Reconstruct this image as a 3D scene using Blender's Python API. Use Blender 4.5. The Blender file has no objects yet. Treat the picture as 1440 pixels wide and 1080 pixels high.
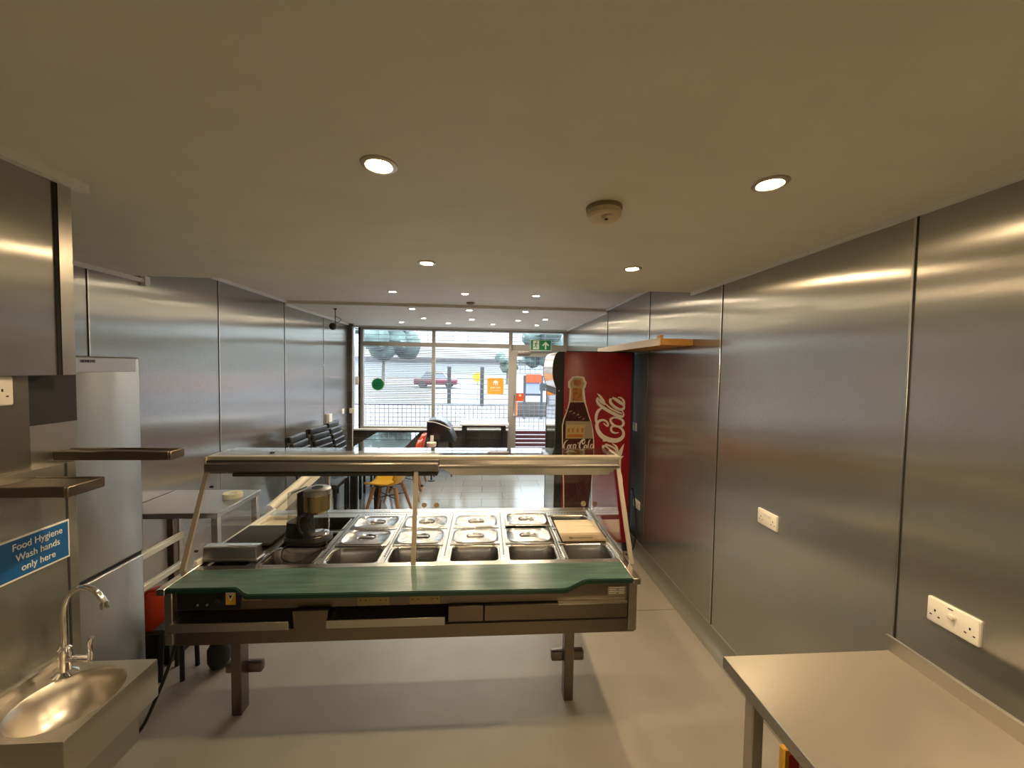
import bpy, bmesh, math, random
from mathutils import Vector, Matrix
random.seed(4)
S = bpy.context.scene
COL = S.collection
PI = math.pi
R = math.radians

# ------------------------------------------------------------------ camera
H = 1.85
FPX = 541.0
yaw, pitch, roll = R(4.0), R(2.3), R(0.9)
F = Vector((math.sin(yaw)*math.cos(pitch), math.cos(yaw)*math.cos(pitch), -math.sin(pitch)))
RT = F.cross(Vector((0, 0, 1))).normalized()
UP = RT.cross(F)
R2 = RT*math.cos(roll) + UP*math.sin(roll)
U2 = UP*math.cos(roll) - RT*math.sin(roll)
cam = bpy.data.cameras.new('camera')
cam.sensor_width = 36.0
cam.lens = 36.0*FPX/1440.0
cam.clip_start = 0.02
cam.clip_end = 300
camo = bpy.data.objects.new('camera', cam)
COL.objects.link(camo)
m3 = Matrix((R2, U2, -F)).transposed()
camo.matrix_world = Matrix.Translation((0, 0, H)) @ m3.to_4x4()
S.camera = camo

# ------------------------------------------------------------------ exposure, world
S.view_settings.view_transform = 'Standard'
S.view_settings.look = 'None'
S.view_settings.gamma = 1.0
S.view_settings.use_curve_mapping = False
S.view_settings.exposure = 1.0
SKY_STRENGTH = 5.2
LAMP_NEAR = 18.0
LAMP_FAR = 9.0
w = bpy.data.worlds.new('overcast_sky')
S.world = w
w.use_nodes = True
wn = w.node_tree
wn.nodes.clear()
wo = wn.nodes.new('ShaderNodeOutputWorld')
wb = wn.nodes.new('ShaderNodeBackground')
tc = wn.nodes.new('ShaderNodeTexCoord')
sx = wn.nodes.new('ShaderNodeSeparateXYZ')
cr = wn.nodes.new('ShaderNodeValToRGB')
cr.color_ramp.elements[0].position = 0.0
cr.color_ramp.elements[0].color = (0.115, 0.125, 0.132, 1)
cr.color_ramp.elements[1].position = 0.6
cr.color_ramp.elements[1].color = (1.15, 1.30, 1.46, 1)
cre = cr.color_ramp.elements.new(0.26)
cre.color = (0.46, 0.52, 0.58, 1)
wn.links.new(tc.outputs['Generated'], sx.inputs[0])
wn.links.new(sx.outputs['Z'], cr.inputs['Fac'])
wn.links.new(cr.outputs['Color'], wb.inputs['Color'])
wb.inputs['Strength'].default_value = SKY_STRENGTH
wn.links.new(wb.outputs[0], wo.inputs[0])


# ------------------------------------------------------------------ materials
def nt(name):
    m = bpy.data.materials.new(name)
    m.use_nodes = True
    t = m.node_tree
    b = t.nodes['Principled BSDF']
    return m, t, b


def mat(name, col, rough=0.5, metal=0.0, coat=0.0, spec=0.5, noise=0.0, nscale=8.0, bump=0.0, bscale=60.0, nstretch=(1, 1, 1), emit=0.0):
    m, t, b = nt(name)
    b.inputs['Base Color'].default_value = (*col, 1)
    b.inputs['Roughness'].default_value = rough
    b.inputs['Metallic'].default_value = metal
    b.inputs['Coat Weight'].default_value = coat
    b.inputs['Specular IOR Level'].default_value = spec
    if emit:
        b.inputs['Emission Color'].default_value = (*col, 1)
        b.inputs['Emission Strength'].default_value = emit
    if noise or bump:
        tcn = t.nodes.new('ShaderNodeTexCoord')
        mp = t.nodes.new('ShaderNodeMapping')
        mp.inputs['Scale'].default_value = nstretch
        t.links.new(tcn.outputs['Object'], mp.inputs[0])
    if noise:
        n = t.nodes.new('ShaderNodeTexNoise')
        n.inputs['Scale'].default_value = nscale
        n.inputs['Detail'].default_value = 5
        t.links.new(mp.outputs[0], n.inputs['Vector'])
        r = t.nodes.new('ShaderNodeValToRGB')
        r.color_ramp.elements[0].position = 0.3
        r.color_ramp.elements[1].position = 0.7
        r.color_ramp.elements[0].color = (*[c*(1-noise) for c in col], 1)
        r.color_ramp.elements[1].color = (*[min(1, c*(1+noise)) for c in col], 1)
        t.links.new(n.outputs['Fac'], r.inputs['Fac'])
        t.links.new(r.outputs['Color'], b.inputs['Base Color'])
    if bump:
        n = t.nodes.new('ShaderNodeTexNoise')
        n.inputs['Scale'].default_value = bscale
        n.inputs['Detail'].default_value = 4
        t.links.new(mp.outputs[0], n.inputs['Vector'])
        bp = t.nodes.new('ShaderNodeBump')
        bp.inputs['Strength'].default_value = bump
        bp.inputs['Distance'].default_value = 0.01
        t.links.new(n.outputs['Fac'], bp.inputs['Height'])
        t.links.new(bp.outputs[0], b.inputs['Normal'])
    return m


def steel(name, col=(0.5, 0.5, 0.5), rough=0.3, aniso=0.0, tan=(0, 1, 0), wav=0.0, wscale=1.5, wstretch=(1, 1, 1), smudge=0.0, dist=0.02, metal=1.0, brush=0.0):
    m, t, b = nt(name)
    b.inputs['Base Color'].default_value = (*col, 1)
    b.inputs['Metallic'].default_value = metal
    b.inputs['Roughness'].default_value = rough
    b.inputs['Anisotropic'].default_value = aniso
    tcn = t.nodes.new('ShaderNodeTexCoord')
    if aniso:
        cx = t.nodes.new('ShaderNodeCombineXYZ')
        for i in range(3):
            cx.inputs[i].default_value = tan[i]
        t.links.new(cx.outputs[0], b.inputs['Tangent'])
    if smudge:
        mp = t.nodes.new('ShaderNodeMapping')
        mp.inputs['Scale'].default_value = (1, 1, 0.35)
        t.links.new(tcn.outputs['Object'], mp.inputs[0])
        n = t.nodes.new('ShaderNodeTexNoise')
        n.inputs['Scale'].default_value = 3.2
        n.inputs['Detail'].default_value = 6
        t.links.new(mp.outputs[0], n.inputs['Vector'])
        mr = t.nodes.new('ShaderNodeMapRange')
        mr.inputs['From Min'].default_value = 0.35
        mr.inputs['From Max'].default_value = 0.65
        mr.inputs['To Min'].default_value = rough*(1-smudge)
        mr.inputs['To Max'].default_value = rough*(1+smudge)
        t.links.new(n.outputs['Fac'], mr.inputs['Value'])
        t.links.new(mr.outputs[0], b.inputs['Roughness'])
    if wav:
        mp = t.nodes.new('ShaderNodeMapping')
        mp.inputs['Scale'].default_value = wstretch
        t.links.new(tcn.outputs['Object'], mp.inputs[0])
        n = t.nodes.new('ShaderNodeTexNoise')
        n.inputs['Scale'].default_value = wscale
        n.inputs['Detail'].default_value = 1.0
        t.links.new(mp.outputs[0], n.inputs['Vector'])
        bp = t.nodes.new('ShaderNodeBump')
        bp.inputs['Strength'].default_value = wav
        bp.inputs['Distance'].default_value = dist
        t.links.new(n.outputs['Fac'], bp.inputs['Height'])
        t.links.new(bp.outputs[0], b.inputs['Normal'])
        if brush:
            mp = t.nodes.new('ShaderNodeMapping')
            mp.inputs['Scale'].default_value = (1, 1, 0.008)
            t.links.new(tcn.outputs['Object'], mp.inputs[0])
            n = t.nodes.new('ShaderNodeTexNoise')
            n.inputs['Scale'].default_value = 90
            n.inputs['Detail'].default_value = 3
            t.links.new(mp.outputs[0], n.inputs['Vector'])
            b2 = t.nodes.new('ShaderNodeBump')
            b2.inputs['Strength'].default_value = 1.0
            b2.inputs['Distance'].default_value = brush
            t.links.new(n.outputs['Fac'], b2.inputs['Height'])
            t.links.new(bp.outputs[0], b2.inputs['Normal'])
            t.links.new(b2.outputs[0], b.inputs['Normal'])
    return m


def glass(name, tint=(0.97, 0.99, 0.98), refl=1.0):
    m = bpy.data.materials.new(name)
    m.use_nodes = True
    t = m.node_tree
    t.nodes.clear()
    o = t.nodes.new('ShaderNodeOutputMaterial')
    mx = t.nodes.new('ShaderNodeMixShader')
    tr = t.nodes.new('ShaderNodeBsdfTransparent')
    tr.inputs[0].default_value = (*tint, 1)
    gl = t.nodes.new('ShaderNodeBsdfGlossy')
    gl.inputs['Roughness'].default_value = 0.02
    ge = t.nodes.new('ShaderNodeNewGeometry')
    dt = t.nodes.new('ShaderNodeVectorMath')
    dt.operation = 'DOT_PRODUCT'
    t.links.new(ge.outputs['Incoming'], dt.inputs[0])
    t.links.new(ge.outputs['Normal'], dt.inputs[1])

    def mth(op, a_, b_=None):
        n = t.nodes.new('ShaderNodeMath')
        n.operation = op
        for i, v in enumerate((a_, b_)):
            if v is None:
                continue
            if isinstance(v, (int, float)):
                n.inputs[i].default_value = v
            else:
                t.links.new(v, n.inputs[i])
        return n.outputs[0]
    q = mth('SUBTRACT', 1.0, mth('ABSOLUTE', dt.outputs['Value']))
    q = mth('POWER', q, 5.0)
    q = mth('ADD', mth('MULTIPLY', q, 0.9), 0.04)
    q = mth('MULTIPLY', q, refl)
    t.links.new(q, mx.inputs[0])
    t.links.new(tr.outputs[0], mx.inputs[1])
    t.links.new(gl.outputs[0], mx.inputs[2])
    t.links.new(mx.outputs[0], o.inputs[0])
    return m


M = {}
M['wall_steel'] = steel('brushed_wall_steel', (0.42, 0.41, 0.39), 0.215, 1.0, (0, 1, 0), wav=0.4, wscale=1.1, wstretch=(1, 0.8, 1.3), smudge=0.0, dist=0.02, metal=0.82)
M['steel_end'] = steel('brushed_end_steel', (0.50, 0.485, 0.46), 0.36, 0.6, (0, 0, 1))
M['steel'] = steel('stainless_steel', (0.60, 0.58, 0.54), 0.26, wav=0.1, wscale=3)
M['steel_notch_shade'] = steel('shaded_notch_steel', (0.22, 0.20, 0.17), 0.4)  # wall steel darkened: the shade inside the recess is put into the colour
M['steel_dull'] = steel('dull_stainless_steel', (0.46, 0.44, 0.41), 0.36)
M['steel_top'] = steel('scuffed_worktop_steel', (0.43, 0.405, 0.36), 0.33, 0.9, (1, 0.15, 0), wav=0.06, wscale=3.0, metal=0.9)
M['steel_pan'] = steel('pressed_pan_steel', (0.47, 0.46, 0.445), 0.25, wav=0.15, wscale=7)
M['steel_bowl'] = steel('spun_basin_steel', (0.58, 0.54, 0.48), 0.34)
M['steel_fridge'] = steel('fridge_door_steel', (0.34, 0.34, 0.32), 0.30, 0.9, (0, 0, 1), metal=0.9)
M['steel_light'] = steel('pale_deck_steel', (0.62, 0.62, 0.61), 0.3)
M['alu'] = mat('aluminium_frame', (0.31, 0.295, 0.27), 0.45)
M['rail_alu'] = mat('pale_aluminium', (0.62, 0.61, 0.58), 0.35, 0.3)
M['edge_alu'] = mat('cream_anodised_edge', (0.62, 0.57, 0.48), 0.3, 0.5)
M['burnt'] = mat('burnt_wood', (0.16, 0.11, 0.06), 0.5)
M['steel_table'] = steel('grey_table_steel', (0.34, 0.335, 0.32), 0.4)
M['chrome'] = steel('chrome', (0.8, 0.79, 0.77), 0.08)
M['ceiling'] = mat('painted_ceiling', (0.70, 0.67, 0.59), 0.6, noise=0.035, nscale=2.5, spec=0.25, nstretch=(1, 2.2, 1))
M['white_trim'] = mat('white_plastic_trim', (0.75, 0.73, 0.68), 0.4)
M['white'] = mat('white_plastic', (0.82, 0.79, 0.72), 0.35)
M['white_paint'] = mat('white_paint', (0.85, 0.85, 0.83), 0.5)
M['cream'] = mat('cream_plastic', (0.74, 0.68, 0.55), 0.45)
M['black'] = mat('black_plastic', (0.008, 0.008, 0.009), 0.5)
M['black_matt'] = mat('black_matt', (0.02, 0.02, 0.02), 0.7)
M['leather'] = mat('black_leather', (0.012, 0.013, 0.014), 0.36, bump=0.1, bscale=120)
M['vinyl'] = mat('beige_vinyl_floor', (0.345, 0.32, 0.28), 0.42, noise=0.05, nscale=4, bump=0.06, bscale=220)
M['coving'] = mat('grey_vinyl_coving', (0.20, 0.19, 0.17), 0.45)
M['green'] = mat('green_laminate', (0.058, 0.104, 0.090), 0.22, noise=0.25, nscale=5, nstretch=(1, 7, 1))
M['green_edge'] = mat('dark_green_edge', (0.008, 0.035, 0.022), 0.3)
M['red'] = mat('red_cabinet_paint', (0.25, 0.005, 0.012), 0.33, noise=0.06, nscale=20)
M['red_bag'] = mat('red_orange_plastic', (0.62, 0.05, 0.015), 0.4)
M['wood'] = mat('pale_varnished_wood', (0.52, 0.25, 0.065), 0.42, noise=0.14, nscale=6, nstretch=(8, 1, 8))
M['wood_light'] = mat('pale_wood_board', (0.66, 0.55, 0.41), 0.45, noise=0.08, nscale=9, nstretch=(1, 12, 1))
M['wood_light2'] = mat('tan_wood_board', (0.42, 0.31, 0.19), 0.45, noise=0.08, nscale=9, nstretch=(1, 12, 1))
M['beech'] = mat('beech_leg', (0.36, 0.18, 0.08), 0.45)
M['brown_steel'] = steel('bronzed_bracket_steel', (0.20, 0.165, 0.13), 0.38)
M['post'] = mat('beige_post', (0.42, 0.37, 0.31), 0.35, 0.4)
M['glass'] = glass('clear_glass')
M['glass_dark'] = mat('black_table_glass', (0.02, 0.024, 0.024), 0.04, spec=0.9)
M['dark_sheet'] = mat('charcoal_sheet', (0.022, 0.022, 0.023), 0.75)
M['grey_box'] = steel('grey_tin', (0.36, 0.36, 0.36), 0.4)
M['yellow'] = mat('yellow_shell', (0.62, 0.36, 0.03), 0.35)
M['orange_shell'] = mat('orange_red_shell', (0.60, 0.06, 0.02), 0.35)
M['pale_shell'] = mat('pale_shell', (0.70, 0.62, 0.52), 0.35)
M['marble'] = mat('dark_grey_tile', (0.075, 0.068, 0.06), 0.22, noise=0.35, nscale=3)
M['sign_blue'] = mat('sign_blue', (0.012, 0.11, 0.33), 0.35)
M['sign_white'] = mat('sign_white', (0.78, 0.78, 0.76), 0.4)
M['sign_green'] = mat('sign_green', (0.01, 0.17, 0.07), 0.35)
M['sign_pale'] = mat('sign_pale_green', (0.62, 0.75, 0.62), 0.4)
M['sticker_green'] = mat('sticker_green', (0.0, 0.20, 0.07), 0.4)
M['sticker_dkgreen'] = mat('sticker_dark_green', (0.0, 0.07, 0.02), 0.4)
M['sticker_orange'] = mat('sticker_orange', (1.0, 0.36, 0.045), 0.4)
M['sticker_red'] = mat('sticker_red_orange', (0.75, 0.12, 0.03), 0.4)
M['logo_white'] = mat('logo_cream', (0.66, 0.60, 0.52), 0.4)
M['cola'] = mat('print_cola_brown', (0.045, 0.006, 0.008), 0.3, noise=0.7, nscale=38)
M['bottle_glass'] = mat('print_amber', (0.33, 0.12, 0.035), 0.35, noise=0.4, nscale=28)
M['label_tan'] = mat('print_tan', (0.40, 0.30, 0.14), 0.4)
M['label_grey'] = mat('print_grey_tan', (0.28, 0.23, 0.15), 0.4)
M['label_brown'] = mat('print_brown', (0.35, 0.12, 0.02), 0.4)
M['yellow_sticker'] = mat('yellow_sticker', (0.70, 0.42, 0.05), 0.4)
M['detector'] = mat('aged_cream_plastic', (0.60, 0.50, 0.33), 0.4)
M['detector_ring'] = mat('dark_cream_plastic', (0.26, 0.20, 0.12), 0.5)
M['text_dark'] = mat('dark_print', (0.06, 0.055, 0.05), 0.5)
M['white_top'] = mat('white_table_top', (0.80, 0.82, 0.82), 0.25)
M['maroon'] = mat('maroon_slats', (0.10, 0.025, 0.035), 0.4)
M['shutter'] = mat('grey_shutter_bars', (0.30, 0.32, 0.36), 0.5)
M['lamp_ring'] = mat('satin_lamp_ring', (0.55, 0.48, 0.38), 0.35, 0.7)
M['yellow_box'] = mat('yellow_carton', (0.65, 0.36, 0.03), 0.45)
M['red_box'] = mat('red_carton_print', (0.40, 0.01, 0.01), 0.4)
M['pink_print'] = mat('pale_print', (0.70, 0.45, 0.42), 0.4)


def lens_mat(name, col, strength):
    m, t, b = nt(name)
    b.inputs['Base Color'].default_value = (0.9, 0.9, 0.9, 1)
    b.inputs['Emission Color'].default_value = (*col, 1)
    b.inputs['Emission Strength'].default_value = strength
    return m


M['lens_near'] = lens_mat('warm_lamp_glass', (1.0, 0.72, 0.40), 260)
M['lens_far'] = lens_mat('warm_white_lamp_glass', (1.0, 0.82, 0.58), 200)


def tile_mat(name, col, mortar, sx_, sy_, rough, noise=0.06, offs=(0, 0, 0), bw=0.6, bh=0.3, axis='XY', ms=0.004):
    m, t, b = nt(name)
    tcn = t.nodes.new('ShaderNodeTexCoord')
    mp = t.nodes.new('ShaderNodeMapping')
    mp.inputs['Location'].default_value = offs
    if axis == 'XZ':
        mp.inputs['Rotation'].default_value = (-PI/2, 0, 0)
    t.links.new(tcn.outputs['Object'], mp.inputs[0])
    br = t.nodes.new('ShaderNodeTexBrick')
    br.inputs['Scale'].default_value = 1.0
    br.inputs['Brick Width'].default_value = bw
    br.inputs['Row Height'].default_value = bh
    br.inputs['Mortar Size'].default_value = ms
    br.inputs['Mortar Smooth'].default_value = 0.1
    br.inputs['Color1'].default_value = (*[c*(1-noise) for c in col], 1)
    br.inputs['Color2'].default_value = (*[c*(1+noise) for c in col], 1)
    br.inputs['Mortar'].default_value = (*mortar, 1)
    t.links.new(mp.outputs[0], br.inputs['Vector'])
    t.links.new(br.outputs['Color'], b.inputs['Base Color'])
    b.inputs['Roughness'].default_value = rough
    return m


M['floor_tile'] = tile_mat('grey_floor_tile', (0.23, 0.245, 0.25), (0.10, 0.10, 0.10), 1, 1, 0.2, offs=(0.03, 0.02, 0))
M['marble_tile'] = tile_mat('dark_wall_tile', (0.085, 0.075, 0.065), (0.16, 0.15, 0.14), 1, 1, 0.22, noise=0.25, axis='XZ', offs=(0.1, 0.1, 0.07), bw=0.6, bh=0.3)


# ------------------------------------------------------------------ mesh builder
def rr(w_, h_, r, n=5, cx=0.0, cy=0.0):
    pts = []
    for k, (sx_, sy_) in enumerate(((1, 1), (-1, 1), (-1, -1), (1, -1))):
        for i in range(n):
            a = PI/2*k + PI/2*i/(n-1)
            pts.append((cx + sx_*(w_/2-r) + r*math.cos(a), cy + sy_*(h_/2-r) + r*math.sin(a)))
    return pts


def ell(a_, b_, n=5, cx=0.0, cy=0.0):
    pts = []
    for k in range(4):
        for i in range(n):
            t = PI/2*k + PI/2*(i+0.5)/n
            pts.append((cx + a_*math.cos(t), cy + b_*math.sin(t)))
    return pts


def catmull(pts, n=6):
    out = []
    L = len(pts)
    for i in range(L-1):
        p0 = pts[max(i-1, 0)]
        p1, p2 = pts[i], pts[i+1]
        p3 = pts[min(i+2, L-1)]
        for k in range(n):
            t = k/n
            out.append(tuple(0.5*((2*b) + (-a+c)*t + (2*a-5*b+4*c-d)*t*t + (-a+3*b-3*c+d)*t**3) for a, b, c, d in zip(p0, p1, p2, p3)))
    out.append(tuple(pts[-1]))
    return out


class MB:
    def __init__(self):
        self.bm = bmesh.new()
        self.mi = 0
        self.xf = None

    def _f(self, faces, smooth=False):
        for f in faces:
            f.material_index = self.mi
            f.smooth = smooth

    def face(self, pts, smooth=False):
        vs = [self.bm.verts.new(p) for p in pts]
        f = self.bm.faces.new(vs)
        self._f([f], smooth)
        return f

    def box(self, x0, x1, y0, y1, z0, z1, bev=0.0, seg=2):
        tmp = bmesh.new()
        bmesh.ops.create_cube(tmp, size=1)
        for v in tmp.verts:
            v.co = Vector((x0 + (v.co.x+0.5)*(x1-x0), y0 + (v.co.y+0.5)*(y1-y0), z0 + (v.co.z+0.5)*(z1-z0)))
        if bev:
            bmesh.ops.bevel(tmp, geom=list(tmp.edges), offset=bev, segments=seg, profile=0.5, affect='EDGES')
        self.add(tmp, smooth=bool(bev))
        return self

    def add(self, tmp, smooth=False, mtx=None):
        if mtx is not None:
            bmesh.ops.transform(tmp, matrix=mtx, verts=tmp.verts)
        vm = {}
        for v in tmp.verts:
            vm[v] = self.bm.verts.new(v.co)
        for f in tmp.faces:
            try:
                nf = self.bm.faces.new([vm[v] for v in f.verts])
                nf.material_index = self.mi
                nf.smooth = smooth
            except ValueError:
                pass
        tmp.free()

    def loft(self, rings, cap0=False, cap1=False, smooth=True, closed=True):
        vr = [[self.bm.verts.new(p) for p in r] for r in rings]
        n = len(rings[0])
        fs = []
        for a, b in zip(vr[:-1], vr[1:]):
            for i in range(n if closed else n-1):
                j = (i+1) % n
                try:
                    fs.append(self.bm.faces.new((a[i], a[j], b[j], b[i])))
                except ValueError:
                    pass
        self._f(fs, smooth)
        cs = []
        if cap0:
            cs.append(self.bm.faces.new(list(reversed(vr[0]))))
        if cap1:
            cs.append(self.bm.faces.new(vr[-1]))
        self._f(cs, False)
        return self

    def lathe(self, prof, c=(0, 0, 0), seg=24, axis='z', cap0=True, cap1=True):
        rings = []
        for r, h in prof:
            ring = []
            for i in range(seg):
                a = 2*PI*i/seg
                u, v = r*math.cos(a), r*math.sin(a)
                if axis == 'z':
                    p = (c[0]+u, c[1]+v, c[2]+h)
                elif axis == 'y':
                    p = (c[0]+v, c[1]+h, c[2]+u)
                else:
                    p = (c[0]+h, c[1]+u, c[2]+v)
                ring.append(p)
            rings.append(ring)
        return self.loft(rings, cap0, cap1)

    def tube(self, pts, r, seg=10, cap=True, smooth=True, n=0):
        if n:
            pts = catmull(pts, n)
        P = [Vector(p) for p in pts]
        rs = r if isinstance(r, (list, tuple)) else [r]*len(P)
        rings = []
        t0 = (P[1]-P[0]).normalized()
        ref = Vector((0, 0, 1)) if abs(t0.z) < 0.9 else Vector((1, 0, 0))
        u = t0.cross(ref).normalized()
        for i, p in enumerate(P):
            t = (P[min(i+1, len(P)-1)] - P[max(i-1, 0)]).normalized()
            u = (u - t*u.dot(t)).normalized()
            v = t.cross(u)
            rings.append([tuple(p + (u*math.cos(2*PI*k/seg) + v*math.sin(2*PI*k/seg))*rs[i]) for k in range(seg)])
        return self.loft(rings, cap, cap, smooth)

    def prism(self, poly, a0, a1, axis='z', smooth=False):
        def P(p, h):
            if axis == 'z':
                return (p[0], p[1], h)
            if axis == 'y':
                return (p[0], h, p[1])
            return (h, p[0], p[1])
        return self.loft([[P(p, a0) for p in poly], [P(p, a1) for p in poly]], True, True, smooth)

    def bar(self, p0, p1, w_, h_):
        """rectangular bar from p0 to p1"""
        a, b = Vector(p0), Vector(p1)
        t = (b-a).normalized()
        ref = Vector((0, 0, 1)) if abs(t.z) < 0.9 else Vector((0, 1, 0))
        u = t.cross(ref).normalized()*w_/2
        v = t.cross(u).normalized()*h_/2
        return self.loft([[tuple(p+u+v), tuple(p-u+v), tuple(p-u-v), tuple(p+u-v)] for p in (a, b)], True, True, False)

    def build(self, name, mats, parent=None, world=False):
        me = bpy.data.meshes.new(name)
        bmesh.ops.recalc_face_normals(self.bm, faces=self.bm.faces)
        if world and parent is not None:
            root = parent
            while root.parent:
                root = root.parent
            inv = root.matrix_basis.inverted()
            bmesh.ops.transform(self.bm, matrix=inv, verts=self.bm.verts)
        self.bm.to_mesh(me)
        me.set_sharp_from_angle(angle=R(38))
        self.bm.free()
        if not isinstance(mats, (list, tuple)):
            mats = [mats]
        for m in mats:
            me.materials.append(m if not isinstance(m, str) else M[m])
        o = bpy.data.objects.new(name, me)
        COL.objects.link(o)
        if parent is not None:
            o.parent = parent
        return o


def tag(o, label=None, cat=None, group=None, kind=None):
    if label:
        o['label'] = label
    if cat:
        o['category'] = cat
    if group:
        o['group'] = group
    if kind:
        o['kind'] = kind
    return o


def thing(name, label, cat, loc=(0, 0, 0), rz=0.0, group=None):
    o = bpy.data.objects.new(name, None)
    COL.objects.link(o)
    o.location = loc
    o.rotation_euler = (0, 0, rz)
    o.matrix_basis = Matrix.Translation(loc) @ Matrix.Rotation(rz, 4, 'Z')
    o.empty_display_size = 0.05
    return tag(o, label, cat, group)


def copy_tree(o, parent=None):
    c = o.copy()
    COL.objects.link(c)
    c.parent = parent
    for ch in list(o.children):
        copy_tree(ch, c)
    return c


def place(o, loc, rz=0.0, label=None, group=None):
    o.location = loc
    o.rotation_euler = (0, 0, rz)
    if label:
        o['label'] = label
    if group:
        o['group'] = group
    return o


def struct(name, mb, m, parent=None):
    o = mb.build(name, m, parent)
    if parent is None:
        o['kind'] = 'structure'
    return o


def text_bm(s, size, extrude=0.0008, align='CENTER', bold=0.0):
    cu = bpy.data.curves.new('t', 'FONT')
    cu.body = s
    cu.size = size
    cu.extrude = extrude
    cu.offset = bold
    cu.align_x = align
    cu.align_y = 'CENTER'
    cu.space_line = 0.95
    ob = bpy.data.objects.new('t', cu)
    COL.objects.link(ob)
    dg = bpy.context.evaluated_depsgraph_get()
    dg.update()
    me = bpy.data.meshes.new_from_object(ob.evaluated_get(dg))
    bm = bmesh.new()
    bm.from_mesh(me)
    bpy.data.objects.remove(ob)
    bpy.data.meshes.remove(me)
    bpy.data.curves.remove(cu)
    return bm


# plane frames for text: local x right, y up, z out of the surface
def frame(origin, right, up):
    r, u = Vector(right).normalized(), Vector(up).normalized()
    n = r.cross(u)
    m = Matrix((r, u, n)).transposed().to_4x4()
    m.translation = Vector(origin)
    return m


# ------------------------------------------------------------------ room shell
XL, XR = -2.46, 1.57
YB, YW = -2.2, 7.4
CN, C2, C3 = 2.45, 2.64, 2.605
YN, YS = 2.86, 4.93

mb = MB()
mb.box(XL-0.1, XR+0.1, YB-0.1, 4.2, -0.1, 0)
struct('floor', mb, 'vinyl')
mb = MB()
mb.box(XL-0.1, XR+0.1, 4.2, YW, -0.1, 0.0)
struct('floor_shop', mb, 'floor_tile')
mb = MB()
mb.box(1.0, XR, 2.818, 2.823, 0.0, 0.0015)
mb.box(-2.4, 1.0, 2.818, 2.823, 0.0, 0.0015)
struct('trim_1', mb, 'coving')
mb = MB()
mb.box(XL-0.1, XR+0.1, YB-0.1, YN, CN, CN+0.3)
struct('ceiling', mb, 'ceiling')
mb = MB()
mb.box(XL-0.1, XR+0.1, YN, YS, C2, C2+0.11)
mb.box(XL-0.1, XR+0.1, YS, YW+0.25, C3, C3+0.145)
struct('ceiling_shop', mb, 'ceiling')

mb = MB()
mb.box(XR, XR+0.1, YB, YW, 0, 2.75)
struct('wall_right', mb, 'wall_steel')
mb = MB()
mb.box(XL-0.1, XL, 0.9, YW, 0, 2.75)
struct('wall_left', mb, 'wall_steel')
mb = MB()
mb.box(XL-0.1, XR+0.1, YB-0.1, YB, 0, 2.75)
struct('wall_back', mb, 'steel_dull')
# partition on the near left, with a shallow notch at eye level
mb = MB()
mb.box(-1.46, -1.38, YB, 1.39, 0, 1.515)
mb.box(-1.46, -1.38, YB, 1.39, 1.806, CN)
struct('wall_partition', mb, 'wall_steel')
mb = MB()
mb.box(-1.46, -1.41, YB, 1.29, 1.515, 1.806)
struct('wall_notch', mb, 'steel_notch_shade')
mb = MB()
mb.box(-1.50, -1.46, 1.0, 1.48, 1.64, 1.84)  # added black panel standing in for the darkness behind the notch
struct('wall_notch_dark_fill', mb, 'black_matt')
mb = MB()
mb.box(-1.50, -1.46, 1.30, 1.48, 1.50, 1.64)
struct('wall_notch_ledge', mb, 'steel_dull')
mb = MB()
mb.box(XL, -1.46, 0.9, 1.0, 0, CN)
struct('wall_recess', mb, 'steel_dull')
# edge trim of the partition
mb = MB()
mb.box(-1.385, -1.372, 1.352, 1.392, 1.806, CN-0.03)
struct('trim_2', mb, 'steel')
mb = MB()
mb.box(-1.3805, -1.3785, 1.356, 1.362, 0.0, 1.515)
mb.box(-1.381, -1.3765, 1.343, 1.352, 1.806, CN-0.03)
struct('trim_3', mb, 'black_matt')
# ceiling beads
mb = MB()
mb.box(-1.385, -1.35, YB, 1.43, CN-0.028, CN)
struct('trim_4', mb, 'white_trim')
mb = MB()
mb.box(XL, XL+0.022, 1.0, 2.99, CN-0.026, CN)
mb.box(XL, XL+0.03, 2.95, 2.99, CN-0.05, CN+0.02)
struct('trim_5', mb, 'white_trim')
mb = MB()
mb.box(XL, XL+0.022, YN+0.15, YS, C2-0.026, C2)
mb.box(XL, XL+0.022, YS, YW-0.3, C3-0.026, C3)
struct('trim_6', mb, 'white_trim')
mb = MB()
mb.box(XR-0.018, XR, YB, YN, CN-0.022, CN)
struct('trim_7', mb, 'white_trim')
mb = MB()
mb.box(XR-0.02, XR, YN, YS, C2-0.022, C2)
mb.box(XR-0.02, XR, YS, YW, C3-0.022, C3)
struct('trim_8', mb, 'white_trim')
# coved floor edge
mb = MB()
prof = [(XR, 0.0), (XR-0.075, 0.0), (XR-0.055, 0.005), (XR-0.028, 0.02), (XR-0.010, 0.05), (XR-0.005, 0.11), (XR, 0.115)]
mb.prism(prof, YB, YW-0.15, 'y', True)
struct('baseboard_right', mb, 'coving')
mb = MB()
mb.box(-1.38, -1.365, YB, 1.39, 0, 0.1)
mb.box(XL, XL+0.012, 1.0, 7.1, 0, 0.1)
struct('baseboard_left', mb, 'coving')
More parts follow.
